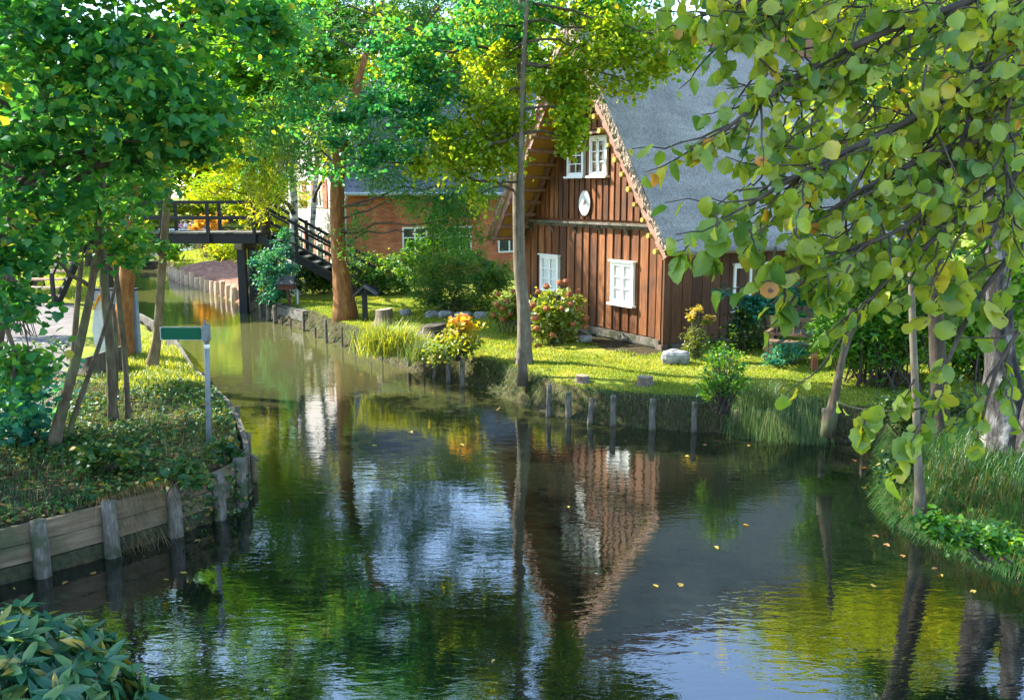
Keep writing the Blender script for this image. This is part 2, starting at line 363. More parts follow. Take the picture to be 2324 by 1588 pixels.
def water_mat():
    m, nt, out = mat_base("canal water"); N = nt.nodes; L = nt.links
    b = N.new("ShaderNodeBsdfPrincipled"); L.new(b.outputs[0], out.inputs[0])
    b.inputs['Base Color'].default_value = (.007, .0095, .005, 1); b.inputs['Roughness'].default_value = .004
    b.inputs['IOR'].default_value = 2.3; b.inputs['Specular IOR Level'].default_value = .5
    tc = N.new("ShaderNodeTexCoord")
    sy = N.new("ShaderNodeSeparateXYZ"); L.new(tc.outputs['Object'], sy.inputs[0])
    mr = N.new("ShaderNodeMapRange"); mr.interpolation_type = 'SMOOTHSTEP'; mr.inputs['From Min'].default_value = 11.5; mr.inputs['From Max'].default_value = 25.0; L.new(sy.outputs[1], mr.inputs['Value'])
    sunlit_murk = N.new("ShaderNodeMixRGB"); L.new(mr.outputs[0], sunlit_murk.inputs[0]); sunlit_murk.inputs[1].default_value = (.005, .008, .005, 1); sunlit_murk.inputs[2].default_value = (.085, .085, .030, 1)  # olive murk; sunlit far and shaded near tones painted in by distance
    L.new(sunlit_murk.outputs[0], b.inputs['Base Color'])
    def nz(sc_, rz, s, det):
        mp = N.new("ShaderNodeMapping"); mp.inputs['Scale'].default_value = sc_; mp.inputs['Rotation'].default_value = (0, 0, rz)
        L.new(tc.outputs['Object'], mp.inputs[0])
        n = N.new("ShaderNodeTexNoise"); n.inputs['Scale'].default_value = s; n.inputs['Detail'].default_value = det; n.inputs['Roughness'].default_value = .5; n.inputs['Distortion'].default_value = .6
        L.new(mp.outputs[0], n.inputs['Vector']); return n
    a = nz((1, 2.6, 1), .10, 3.2, 2); c = nz((1, 2.2, 1), -.22, 9.5, 2); e = nz((1, 1.3, 1), .3, .8, 1)
    calm = nz((1, 1, 1), .5, .22, 1)
    cr = ramp(nt, [(.36, (.55, .55, .55)), (.62, (1, 1, 1))]); L.new(calm.outputs['Fac'], cr.inputs[0])
    m1 = N.new("ShaderNodeMath"); m1.operation = 'MULTIPLY_ADD'; L.new(c.outputs['Fac'], m1.inputs[0]); m1.inputs[1].default_value = .34; L.new(a.outputs['Fac'], m1.inputs[2])
    m2 = N.new("ShaderNodeMath"); m2.operation = 'MULTIPLY'; L.new(m1.outputs[0], m2.inputs[0]); L.new(cr.outputs[0], m2.inputs[1])
    m3 = N.new("ShaderNodeMath"); m3.operation = 'MULTIPLY_ADD'; L.new(e.outputs['Fac'], m3.inputs[0]); m3.inputs[1].default_value = 1.6; L.new(m2.outputs[0], m3.inputs[2])
    bp = N.new("ShaderNodeBump"); bp.inputs['Strength'].default_value = .40; bp.inputs['Distance'].default_value = .0062
    L.new(m3.outputs[0], bp.inputs['Height']); L.new(bp.outputs[0], b.inputs['Normal'])
    return m
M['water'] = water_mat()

def ground_mat():
    m, nt, out = mat_base("ground"); N = nt.nodes; L = nt.links
    b = N.new("ShaderNodeBsdfPrincipled"); L.new(b.outputs[0], out.inputs[0])
    at = N.new("ShaderNodeAttribute"); at.attribute_name = "mask"; sep = N.new("ShaderNodeSeparateColor"); L.new(at.outputs['Color'], sep.inputs[0])
    tc = N.new("ShaderNodeTexCoord")
    def noise(s, d=5):
        n = N.new("ShaderNodeTexNoise"); n.inputs['Scale'].default_value = s; n.inputs['Detail'].default_value = d; n.inputs['Roughness'].default_value = .65
        L.new(tc.outputs['Object'], n.inputs['Vector']); return n
    n1, n2, n3 = noise(1.1), noise(14), noise(4)
    def mix(f, a, c):
        x = N.new("ShaderNodeMixRGB"); L.new(f, x.inputs[0]); L.new(a, x.inputs[1]); L.new(c, x.inputs[2]); return x.outputs[0]
    lawn = ramp(nt, [(.3, (.10, .16, .012)), (.5, (.21, .25, .018)), (.7, (.33, .28, .045))]); L.new(n1.outputs['Fac'], lawn.inputs[0])
    lf = ramp(nt, [(.3, (.05, .06, .012)), (.7, (.2, .22, .05))]); L.new(n2.outputs['Fac'], lf.inputs[0])
    lawn2 = N.new("ShaderNodeMixRGB"); lawn2.inputs[0].default_value = .4; L.new(lawn.outputs[0], lawn2.inputs[1]); L.new(lf.outputs[0], lawn2.inputs[2])
    soil = ramp(nt, [(.3, (.022, .018, .010)), (.5, (.05, .042, .022)), (.72, (.10, .075, .042))]); L.new(n2.outputs['Fac'], soil.inputs[0])
    path = ramp(nt, [(.3, (.13, .115, .108)), (.7, (.21, .19, .178))]); L.new(n3.outputs['Fac'], path.inputs[0])
    bed = ramp(nt, [(.3, (.13, .06, .04)), (.55, (.26, .14, .10)), (.75, (.42, .28, .22))]); L.new(n3.outputs['Fac'], bed.inputs[0])
    # mask edges broken up by noise
    def soft(ch):
        a = N.new("ShaderNodeMath"); a.operation = 'MULTIPLY_ADD'; L.new(n3.outputs['Fac'], a.inputs[0]); a.inputs[1].default_value = .9; L.new(sep.outputs[ch], a.inputs[2])
        r = ramp(nt, [(.86, (0, 0, 0)), (1.0, (1, 1, 1))]); s_ = N.new("ShaderNodeMath"); s_.operation = 'MULTIPLY'; s_.inputs[1].default_value = .98
        L.new(a.outputs[0], s_.inputs[0]); L.new(s_.outputs[0], r.inputs[0]); return r.outputs[0]
    c = mix(soft(0), soil.outputs[0], lawn2.outputs[0])
    c = mix(soft(1), c, path.outputs[0])
    c = mix(soft(2), c, bed.outputs[0])
    L.new(c, b.inputs['Base Color']); b.inputs['Roughness'].default_value = .95; b.inputs['Specular IOR Level'].default_value = .1
    bp = N.new("ShaderNodeBump"); bp.inputs['Strength'].default_value = .8; bp.inputs['Distance'].default_value = .03
    L.new(n2.outputs['Fac'], bp.inputs['Height']); L.new(bp.outputs[0], b.inputs['Normal'])
    return m
M['ground'] = ground_mat()

# leaves: tint 0..1 picks the colour of each single leaf
LM = {}
LM['shade'] = leafmat("broad green leaves", [(0, (.010, .105, .036)), (.5, (.042, .20, .042)), (.85, (.12, .27, .04)), (.97, (.32, .31, .04))], trans=.5, gloss=.025)
LM['alder'] = leafmat("alder leaves", [(0, (.008, .11, .07)), (.45, (.02, .18, .075)), (.8, (.09, .26, .045)), (1, (.30, .34, .035))], trans=.52, gloss=.025)
LM['alder_sun'] = leafmat("sunlit alder leaves", [(0, (.07, .19, .014)), (.5, (.18, .30, .02)), (.9, (.32, .36, .025)), (1, (.44, .32, .03))], trans=.62, gloss=.025)  # lit copy of the alder leaves, sunlight put into the colour
LM['fine'] = leafmat("fine pinnate leaves", [(0, (.016, .12, .045)), (.5, (.05, .20, .045)), (1, (.15, .28, .045))], trans=.45, gloss=.025)
LM['maple'] = leafmat("maple leaves", [(0, (.025, .15, .014)), (.5, (.075, .25, .016)), (.9, (.18, .31, .018)), (1, (.40, .28, .03))], trans=.6, gloss=.04)
LM['sunny'] = leafmat("yellow green leaves", [(0, (.07, .18, .01)), (.4, (.17, .28, .012)), (.8, (.32, .36, .018)), (1, (.44, .36, .03))], trans=.55, gloss=.025)
LM['green'] = leafmat("mid green leaves", [(0, (.018, .11, .014)), (.5, (.06, .20, .02)), (1, (.18, .29, .025))], trans=.5, gloss=.025)
LM['teal'] = leafmat("blue green leaves", [(0, (.012, .12, .10)), (.5, (.03, .20, .145)), (1, (.09, .27, .10))], trans=.35, gloss=.025)
LM['hazel'] = leafmat("large hazel leaves", [(0, (.055, .15, .03)), (.35, (.15, .25, .028)), (.75, (.27, .32, .032)), (.95, (.40, .33, .035)), (1, (.48, .20, .03))], veins=True, trans=.45, gloss=.025)
LM['rhodo'] = leafmat("leathery rhododendron leaves", [(0, (.010, .060, .032)), (.55, (.026, .115, .05)), (.9, (.09, .18, .045)), (1, (.30, .22, .04))], trans=.2, gloss=.03, rough=.35)
LM['orange'] = leafmat("orange autumn leaves", [(0, (.26, .17, .03)), (.5, (.42, .22, .04)), (1, (.5, .32, .06))], trans=.5)
LM['yellowbush'] = leafmat("yellow and orange leaves", [(0, (.10, .19, .02)), (.5, (.30, .30, .025)), (.75, (.45, .28, .02)), (1, (.52, .13, .02))], trans=.5)
LM['hydr'] = leafmat("hydrangea leaves", [(0, (.06, .14, .02)), (.5, (.16, .23, .03)), (1, (.30, .30, .05))], trans=.4)
LM['gold'] = leafmat("goldenrod", [(0, (.08, .14, .02)), (.5, (.22, .24, .03)), (1, (.42, .32, .05))], trans=.4)
LM['darkbush'] = leafmat("dark hedge leaves", [(0, (.012, .045, .012)), (.5, (.03, .09, .02)), (1, (.12, .17, .03))], trans=.4, gloss=.025)
LM['bamboo'] = leafmat("bamboo like leaves", [(0, (.018, .10, .035)), (.5, (.06, .18, .035)), (1, (.20, .28, .04))], trans=.45, gloss=.03)
LM['ivy'] = leafmat("ground cover leaves", [(0, (.012, .055, .022)), (.5, (.03, .10, .025)), (.9, (.10, .16, .025)), (1, (.28, .20, .04))], trans=.3, gloss=.025)
LM['litter'] = leafmat("fallen leaves", [(0, (.06, .03, .015)), (.5, (.16, .075, .03)), (.8, (.30, .16, .05)), (1, (.4, .28, .06))], trans=.15, gloss=.04)
LM['grass'] = leafmat("lawn blades", [(0, (.065, .145, .012)), (.5, (.175, .25, .02)), (1, (.36, .34, .055))], trans=.4, gloss=.02)
LM['longgrass'] = leafmat("long grass blades", [(0, (.03, .09, .025)), (.5, (.08, .15, .03)), (.8, (.18, .20, .05)), (1, (.34, .26, .12))], trans=.4, gloss=.04)
LM['shadegrass'] = leafmat("shaded grass blades", [(0, (.015, .075, .018)), (.6, (.04, .13, .025)), (.92, (.12, .18, .04)), (1, (.30, .22, .10))], trans=.35, gloss=.03)  # shade of the banks put into a darker, cooler blade colour
LM['drygrass'] = leafmat("dry grass blades", [(0, (.10, .08, .03)), (.6, (.26, .19, .09)), (1, (.40, .30, .17))], trans=.3, gloss=.03)
LM['reedgrass'] = leafmat("bright sedge", [(0, (.08, .16, .02)), (.5, (.20, .27, .03)), (1, (.38, .36, .08))], trans=.45, gloss=.04)

# ------------------------------------------------------------------ leaf meshes
def tmpl_diamond(w=.6, fold=.12):
    return np.array([(0, 0, 0), (-w / 2, .45, fold), (0, 1, -.05), (w / 2, .45, fold)]), [(0, 1, 2), (0, 2, 3)]
def tmpl_oval(w=.75, fold=.1, droop=.12):
    return np.array([(0, 0, 0), (-w * .42, .25, fold * .8), (-w * .45, .65, fold * .6 - droop * .4), (0, 1, -droop), (w * .45, .65, fold * .6 - droop * .4), (w * .42, .25, fold * .8)]), [(0, 1, 2, 3), (0, 3, 4, 5)]
def tmpl_lance(w=.28, droop=.15):
    return np.array([(0, 0, 0), (-w / 2, .35, .05), (-w * .4, .7, -.02), (0, 1, -droop), (w * .4, .7, -.02), (w / 2, .35, .05)]), [(0, 1, 2, 3), (0, 3, 4, 5)]
def tmpl_lobed():
    pts = [(0, 0), (-.26, .03), (-.47, .22), (-.43, .40), (-.46, .58), (-.24, .72), (0, .96), (.24, .72), (.46, .58), (.43, .40), (.47, .22), (.26, .03)]
    v = [(0, .36, 0)] + [(x, y, .13 * abs(x) * 2 - .18 * y * y) for x, y in pts]
    n = len(pts)
    return np.array(v), [(0, 1 + (i + 1) % n, 1 + i) for i in range(n)]
def tmpl_big(seed=0):
    """rounded, toothed hazel leaf with a curled blade: rows along the midrib"""
    rows = [(0, .0), (.06, .17), (.16, .33), (.30, .43), (.45, .47), (.60, .45), (.74, .37), (.86, .24), (.94, .11), (1.0, .015)]
    v = []; f = []
    rng = random.Random(seed)
    for i, (y, hw) in enumerate(rows):
        tooth = 1 + (.09 if i % 2 else -.05)
        for k in (-1, -.55, 0, .55, 1):
            x = k * hw * (tooth if abs(k) == 1 else 1)
            z = .20 * abs(k) * hw * 2 * .6 - .30 * y * y + .02 * math.sin(y * 30 + k * 3) * abs(k) + rng.uniform(-.012, .012)
            v.append((x, y + abs(k) * hw * .10, z))
    for i in range(len(rows) - 1):
        for j in range(4):
            a = i * 5 + j; f.append((a, a + 1, a + 6, a + 5))
    return np.array(v), f
T = dict(diamond=tmpl_diamond(), oval=tmpl_oval(), round=tmpl_oval(.95, .12, .15), lance=tmpl_lance(), willow=tmpl_lance(.2, .1), lobed=tmpl_lobed(), big=tmpl_big(), fan=tmpl_diamond(.9, .1))

def leafcloud(name, C, size, tm, mat, rng, parent=None, up=.55, droop=.35, tint=None, D=None, nvec=None, smooth=False, local=False, vary=.18):
    C = np.asarray(C, float); N = len(C)
    tv, tf = T[tm] if isinstance(tm, str) else tm
    n = rng.normal(size=(N, 3)) if nvec is None else nvec + rng.normal(size=(N, 3)) * .35
    n /= np.linalg.norm(n, axis=1, keepdims=True) + 1e-9
    if nvec is None:
        n[:, 2] = np.abs(n[:, 2]); n = n * (1 - up) + np.array([0, 0, 1]) * up
        n /= np.linalg.norm(n, axis=1, keepdims=True)
    d = rng.normal(size=(N, 3)) if D is None else D + rng.normal(size=(N, 3)) * .3
    d /= np.linalg.norm(d, axis=1, keepdims=True) + 1e-9
    d[:, 2] -= droop
    d -= (d * n).sum(1, keepdims=True) * n
    d /= np.linalg.norm(d, axis=1, keepdims=True) + 1e-9
    s = np.cross(d, n)
    sz = np.broadcast_to(np.asarray(size, float), (N,)) * rng.uniform(.7, 1.25, N)
    wv = rng.uniform(1 - vary * 1.3, 1 + vary * .6, N)[:, None, None]; bend = rng.normal(0, vary * 1.2, N)[:, None, None]; roll = rng.normal(0, vary * 1.1, N)[:, None, None]
    ty, tx_ = tv[None, :, 1:2], tv[None, :, 0:1]
    V = C[:, None, :] + sz[:, None, None] * (tx_ * wv * s[:, None, :] + (ty - .3) * d[:, None, :] + (tv[None, :, 2:3] - bend * ty * ty + roll * tx_ * ty * 1.6) * n[:, None, :])
    k = len(tv)
    loops = np.concatenate([np.array(q) for q in tf]); tot = np.array([len(q) for q in tf]); st = np.concatenate([[0], np.cumsum(tot)[:-1]])
    me = bpy.data.meshes.new(name)
    me.vertices.add(N * k); me.vertices.foreach_set("co", V.astype(np.float32).ravel())
    ll = (loops[None, :] + (np.arange(N) * k)[:, None]).ravel()
    me.loops.add(len(ll)); me.loops.foreach_set("vertex_index", ll.astype(np.int32))
    me.polygons.add(N * len(tf))
    me.polygons.foreach_set("loop_start", (st[None, :] + (np.arange(N) * len(loops))[:, None]).ravel().astype(np.int32))
    me.polygons.foreach_set("loop_total", np.tile(tot, N).astype(np.int32))
    if smooth: me.polygons.foreach_set("use_smooth", np.ones(N * len(tf), bool))
    if tint is None: tint = rng.uniform(0, 1, N)
    a = me.attributes.new("tint", 'FLOAT', 'POINT'); a.data.foreach_set("value", np.repeat(np.clip(tint, 0, 1), k).astype(np.float32))
    if local:
        a2 = me.attributes.new("leafco", 'FLOAT_VECTOR', 'POINT'); a2.data.foreach_set("vector", np.tile(tv, (N, 1)).astype(np.float32).ravel())
    me.materials.append(mat); me.update(calc_edges=True)
    o = bpy.data.objects.new(name, me); COL.objects.link(o)
    if parent is not None: o.parent = parent
    return o

def blob_points(rng, c, r, nclump, per, cr, shell=.55, flat=.55, hang=0.0):
    """clumped points in an ellipsoid -> points, clump centres, tint by clump"""
    u = rng.normal(size=(nclump, 3)); u /= np.linalg.norm(u, axis=1, keepdims=True)
    rad = rng.uniform(shell ** 3, 1, nclump) ** (1 / 3)
    rad = np.where(rng.uniform(size=nclump) < .25, rng.uniform(.1, 1, nclump), rad)
    cc = np.asarray(c) + u * rad[:, None] * np.asarray(r)
    npc = np.maximum(3, (per * rng.uniform(.35, 1.7, nclump)).astype(int))
    idx = np.repeat(np.arange(nclump), npc)
    sc_ = cr * rng.uniform(.6, 1.4, nclump)
    g = rng.normal(size=(len(idx), 3)) * .55
    g[:, 2] *= flat
    pts = cc[idx] + g * sc_[idx][:, None]
    if hang: pts[:, 2] -= hang * rng.uniform(0, 1, len(idx)) ** 1.5
    ct = rng.uniform(-.25, .25, nclump)
    tint = np.clip(.45 + ct[idx] + rng.normal(size=len(idx)) * .22, 0, 1)
    return pts, cc, tint

def curve_pts(a, b, rng, n=6, sag=0.0, jit=.06):
    a, b = np.asarray(a, float), np.asarray(b, float); L = np.linalg.norm(b - a)
    t = np.linspace(0, 1, n)[:, None]
    p_ = a + (b - a) * t; w = np.sin(t * math.pi)
    p_ = p_ + rng.normal(size=(n, 3)) * jit * L * w * .6
    p_[:, 2] += (sag * L * w)[:, 0]
    return p_

def smooth_path(pts, n):
    pts = np.array(pts, float); t = np.linspace(0, 1, len(pts)); tt = np.linspace(0, 1, n)
    out = np.stack([np.interp(tt, t, pts[:, i]) for i in range(pts.shape[1])], 1)
    for _ in range(3):
        o2 = out.copy(); o2[1:-1] = out[1:-1] * .5 + (out[:-2] + out[2:]) * .25; out = o2
    return out

def tree(name, label, trunk, blobs, leaf, size, lm, bark, seed, group=None, cat="tree", nside=10, twigs=.5, limb_r=.35, up=.5, droop=.35, flare=1.5, extra_trunks=(), hang=0.0, jit=.05, flat=.55, tint_shift=0.0, k_up=.3, dens=1.0):
    """trunk: [(x,y,z,r)...] world; blobs: [(centre, radii, nclump, per, clump_r)]"""
    rng = np.random.default_rng(seed)
    base = np.array(trunk[0][:3])
    root = empty(name, base, label, cat, group)
    g = G()
    paths = [trunk] + list(extra_trunks)
    for tr in paths:
        tr = smooth_path([(q[0] - base[0], q[1] - base[1], q[2] - base[2], q[3]) for q in tr], max(10, 3 * len(tr)))
        rr = tr[:, 3].copy()
        if flare > 1:
            h = np.linalg.norm(tr[:, :3] - tr[0, :3], axis=1)
            rr *= 1 + (flare - 1) * np.exp(-h / (rr[0] * 2.2 + .02))
        tr[0, 2] -= .25
        g.tube(tr[:, :3], rr, nside, 0, jit, rng)
    tr = smooth_path([(q[0] - base[0], q[1] - base[1], q[2] - base[2], q[3]) for q in trunk], 24)
    pts, tints = [], []
    for (c, r, nc, per, cr) in blobs:
        c = np.array(c) - base
        p_, cc, ti = blob_points(rng, c, r, nc, per * dens, cr, hang=hang, flat=flat)
        pts.append(p_); tints.append(ti + tint_shift)
        # limb from the trunk to this part of the crown
        z0 = c[2] - k_up * np.linalg.norm((c - tr[-1, :3])[:2]) - .2
        i = int(np.argmin(np.abs(tr[:, 2] - z0) + .35 * np.linalg.norm(tr[:, :2] - c[:2], axis=1)))
        i = max(i, len(tr) // 4)
        a = tr[i, :3]; r0 = min(tr[i, 3] * .62, limb_r * .25)
        lp = curve_pts(a, c, rng, 8, .05, .06)
        g.tube(lp, np.linspace(r0, max(.012, r0 * .3), 8), 6, 1)
        k = int(len(cc) * twigs)
        for q in cc[:k]:
            j = rng.integers(3, 8)
            tp = curve_pts(lp[j], q, rng, 4, .06, .08)
            g.tube(tp, np.linspace(max(.008, r0 * .28), .004, 4), 4, 1)
    g.build("trunk", [M[bark], M['bark_limb']], root, True)
    if pts:
        leafcloud("crown", np.concatenate(pts), size, leaf, LM[lm] if isinstance(lm, str) else lm, rng, root, up, droop, np.concatenate(tints))
    return root

def shrub(name, label, base, blobs, leaf, size, lm, seed, group=None, cat="shrub", stems=8, stem_r=.012, up=.45, droop=.3, stemmat='twig', spread=.12, hang=0.0, tint_fn=None, flat=.7):
    rng = np.random.default_rng(seed); base = np.array(base, float)
    root = empty(name, base, label, cat, group)
    g = G(); pts, tints = [], []
    for (c, r, nc, per, cr) in blobs:
        c = np.array(c) - base
        p_, cc, ti = blob_points(rng, c, r, nc, per, cr, shell=.5, hang=hang, flat=flat)
        keep = p_[:, 2] > .02
        pts.append(p_[keep]); tints.append(ti[keep])
        for k in range(min(stems, len(cc))):
            a = np.array([rng.normal() * spread, rng.normal() * spread, -.05])
            mid = (a + cc[k]) * .5 + np.array([0, 0, .12 * abs(cc[k][2])])
            pp = smooth_path(np.stack([a, mid, cc[k]]), 6)
            g.tube(pp, np.linspace(stem_r, stem_r * .35, 6), 5, 0)
    g.build("stem", M[stemmat], root, True)
    pp = np.concatenate(pts); tt = np.concatenate(tints)
    if tint_fn is not None: tt = tint_fn(pp, tt, rng)
    leafcloud("foliage", pp, size, leaf, LM[lm], rng, root, up, droop, tt)
    return root

def blades(name, pts, hgt, wid, lm, rng, label, lean=.35, kind='stuff', parent=None, hang=None, cat=None, patch=0.0):
    """grass: bent 5-vertex blades"""
    N = len(pts)
    ang = rng.uniform(0, 2 * math.pi, N); d = np.stack([np.cos(ang), np.sin(ang), np.zeros(N)], 1)
    s = np.stack([-d[:, 1], d[:, 0], d[:, 2]], 1)
    h = hgt * rng.uniform(.5, 1.3, N); ln = lean * rng.uniform(.2, 1.6, N)
    if hang is not None:
        d = hang + rng.normal(size=(N, 3)) * .25; d[:, 2] = 0; d /= np.linalg.norm(d, axis=1, keepdims=True) + 1e-9
        s = np.stack([-d[:, 1], d[:, 0], d[:, 2]], 1)
    w = wid * rng.uniform(.6, 1.3, N)
    V = np.zeros((N, 5, 3)); p0 = np.asarray(pts)
    m_ = p0 + d * (h * ln * .35)[:, None]; m_[:, 2] += h * .6
    tp = p0 + d * (h * ln)[:, None]; tp[:, 2] += h * (1 - .35 * ln)
    if hang is not None:
        tp[:, 2] = p0[:, 2] + h * (.25 - ln * .8); m_[:, 2] = p0[:, 2] + h * .28
    V[:, 0] = p0 - s * (w / 2)[:, None]; V[:, 1] = p0 + s * (w / 2)[:, None]
    V[:, 2] = m_ + s * (w * .42)[:, None]; V[:, 3] = m_ - s * (w * .42)[:, None]; V[:, 4] = tp
    me = bpy.data.meshes.new(name)
    me.vertices.add(N * 5); me.vertices.foreach_set("co", V.astype(np.float32).ravel())
    lo = np.array([0, 1, 2, 3, 3, 2, 4]); ll = (lo[None] + (np.arange(N) * 5)[:, None]).ravel()
    me.loops.add(len(ll)); me.loops.foreach_set("vertex_index", ll.astype(np.int32))
    me.polygons.add(2 * N)
    me.polygons.foreach_set("loop_start", (np.array([0, 4])[None] + (np.arange(N) * 7)[:, None]).ravel().astype(np.int32))
    me.polygons.foreach_set("loop_total", np.tile([4, 3], N).astype(np.int32))
    pt_ = patch * (np.sin(p0[:, 0] * 1.9 + 1.1 * np.sin(p0[:, 1] * 1.3)) * np.sin(p0[:, 1] * 2.3 + .8 * np.sin(p0[:, 0] * 2.7)) + .5 * np.sin(p0[:, 0] * 5.3 + p0[:, 1] * 3.1) * np.sin(p0[:, 1] * 6.1 - p0[:, 0] * 2.2)) if patch else 0
    a = me.attributes.new("tint", 'FLOAT', 'POINT'); a.data.foreach_set("value", np.repeat(np.clip(rng.normal(.45, .22, N) + pt_, 0, 1), 5).astype(np.float32))
    me.materials.append(LM[lm]); me.update(calc_edges=True)
    o = bpy.data.objects.new(name, me); COL.objects.link(o)
    if parent is not None: o.parent = parent
    if kind: tag(o, label, cat, None, kind)
    return o

# ------------------------------------------------------------------ terrain
def pxs(l, z=0): return [P(x, y, z)[:2] for x, y in l]
W1, W0 = P(560, 1125)[:2], P(0, 1325)[:2]
LEFT_WALL = [tuple(W0 + (W0 - W1) * 1.6), tuple(W0 + (W0 - W1) * .35)] + [tuple(q) for q in pxs([(0, 1325), (98, 1300), (255, 1255), (398, 1210), (497, 1172), (545, 1143), (560, 1120)])]
LEFT_EDGE = [tuple(q) for q in pxs([(556, 1075), (540, 1020), (514, 972), (470, 925), (432, 880), (404, 828), (384, 800), (350, 770), (318, 750), (303, 722), (300, 690), (292, 650), (275, 600), (262, 572)])]
FAR = [(-30, 60), (-70, 64), (-70, 104), (-5, 104), (-5, 74), (-19, 68), (-20.5, 56)]
LOGS = [tuple(q) for q in pxs([(388, 630), (405, 640), (470, 660), (543, 686)])]
RIGHT = [tuple(q) for q in pxs([(318, 612), (384, 613)])] + LOGS + [tuple(q) for q in pxs([(560, 700), (578, 716), (628, 730), (690, 748), (740, 773), (800, 793), (850, 813), (900, 830), (960, 846), (1010, 864), (1050, 872), (1100, 882), (1160, 905), (1215, 925), (1245, 938), (1290, 948), (1340, 958), (1390, 963), (1480, 972), (1575, 978), (1700, 985), (1870, 1000), (1960, 1004), (2002, 1014), (2016, 1040), (2008, 1080), (2000, 1125), (2005, 1152), (2030, 1188), (2080, 1215), (2170, 1247), (2260, 1290), (2345, 1312)])]
NEAR = [(6.8, 7.6), (7.6, 5.5), (9, -7), (9, -9), (-.6, -9), (-.6, 2.5), (-1.3, 4.6), (-3.0, 5.2), (-6, 4.4), (-25, 3.2), (-25, 4.0)]
WPOLY = np.array(LEFT_WALL + LEFT_EDGE + FAR + RIGHT + NEAR, float)

def inside(poly, X, Y):
    c = np.zeros(X.shape, bool); n = len(poly); j = n - 1
    for i in range(n):
        xi, yi = poly[i]; xj, yj = poly[j]
        if yi != yj:
            c ^= ((yi > Y) != (yj > Y)) & (X < (xj - xi) * (Y - yi) / (yj - yi) + xi)
        j = i
    return c
def edge_dist(poly, X, Y):
    d = np.full(X.shape, 1e9); n = len(poly)
    for i in range(n):
        a, b = np.array(poly[i]), np.array(poly[(i + 1) % n]); ab = b - a; L2 = ab @ ab + 1e-12
        t = np.clip(((X - a[0]) * ab[0] + (Y - a[1]) * ab[1]) / L2, 0, 1)
        d = np.minimum(d, np.hypot(X - a[0] - t * ab[0], Y - a[1] - t * ab[1]))
    return d
def sdf(X, Y):
    X = np.asarray(X, float); Y = np.asarray(Y, float)
    d = edge_dist(WPOLY, X, Y); return np.where(inside(WPOLY, X, Y), -d, d)
def sst(a, b, x):
    t = np.clip((x - a) / (b - a), 0, 1); return t * t * (3 - 2 * t)
BED = np.array([tuple(q) for q in pxs([(392, 618), (470, 604), (556, 600), (556, 690), (543, 684), (470, 658), (405, 638)], .4)])
def gz(X, Y):
    X = np.asarray(X, float); Y = np.asarray(Y, float); d = sdf(X, Y)
    wave = .05 * np.sin(X * .9 + 1.3) * np.cos(Y * .7) + .03 * np.sin(X * 2.3 + Y * 1.7) + .015 * np.sin(X * 6.1) * np.sin(Y * 5.3)
    edge = .10 * np.sin(X * 3.7 + Y * 2.1) * np.sin(X * 1.9 - Y * 4.3)
    left = (X < -2.5) & (Y < 20) & (Y > 6)
    w = np.where(left, .10, .34 + edge * .8)
    h = np.where(left, .58, .52) + wave * np.clip(d / 1.5, 0, 1) + .03 * np.clip(d, 0, 4)
    rightnear = sst(3.5, 5.0, X) * sst(13.5, 11.5, Y)
    h = h + rightnear * .10 * np.clip(d, 0, 3); w = w + rightnear * .5
    z = np.where(d > 0, h * sst(-.06, 1, d / w), -.7 * sst(0, 1.2, -d) - .0)
    m1 = P(480, 612, .5); m2 = P(535, 603, .5)
    z = z + np.where(inside(BED, X, Y), .30 * np.exp(-((X - m1[0]) ** 2 / 2.6 + (Y - m1[1]) ** 2 / 1.6)) + .28 * np.exp(-((X - m2[0]) ** 2 / 1.5 + (Y - m2[1]) ** 2 / 1.6)), 0)
    return z
def g1(x, y): return float(gz(np.array([x]), np.array([y]))[0])
def Pg(x, y):
    """point of the ground seen at a measured place"""
    z = .5
    for _ in range(4):
        q = P(x, y, z); z = g1(q[0], q[1])
    return P(x, y, z)

xs = np.concatenate([[-600, -300, -180], np.linspace(-120, -26, 36), np.arange(-25, 12, .15), np.linspace(12.3, 60, 40), [100, 200, 600]])
ys = np.concatenate([[-40, -20], np.arange(-9, 4, .8), np.arange(4, 27, .13), np.arange(27, 50, .3), np.arange(50, 110, 1.2), [140, 200, 400, 900]])
X, Y = np.meshgrid(xs, ys); Z = gz(X, Y)
nx, ny = len(xs), len(ys)
gm = bpy.data.meshes.new("ground")
gm.vertices.add(nx * ny); gm.vertices.foreach_set("co", np.stack([X, Y, Z], -1).astype(np.float32).ravel())
ii = (np.arange(ny - 1)[:, None] * nx + np.arange(nx - 1)[None]).ravel()
q = np.stack([ii, ii + 1, ii + 1 + nx, ii + nx], 1)
gm.loops.add(q.size); gm.loops.foreach_set("vertex_index", q.astype(np.int32).ravel())
gm.polygons.add(len(q)); gm.polygons.foreach_set("loop_start", (np.arange(len(q)) * 4).astype(np.int32)); gm.polygons.foreach_set("loop_total", np.full(len(q), 4, np.int32))
gm.polygons.foreach_set("use_smooth", np.ones(len(q), bool))
PATH = np.array([tuple(q_) for q_ in pxs([(92, 686), (172, 690), (176, 720), (170, 770), (150, 850), (120, 950), (40, 1010), (-260, 1010), (-200, 690)], .62)])
sd = sdf(X, Y)
HOUSE_R = np.array([math.sin(R(58)), math.cos(R(58))]); HOUSE_X = np.array([math.cos(R(58)), -math.sin(R(58))])
HW = P(1500, 797, .58)[:2]
lx = (X - HW[0]) * HOUSE_X[0] + (Y - HW[1]) * HOUSE_X[1]; ly = (X - HW[0]) * HOUSE_R[0] + (Y - HW[1]) * HOUSE_R[1]
mk = np.zeros((ny, nx, 4), np.float32); mk[..., 3] = 1
leftwood = (X < -3) & (Y < 16.0)
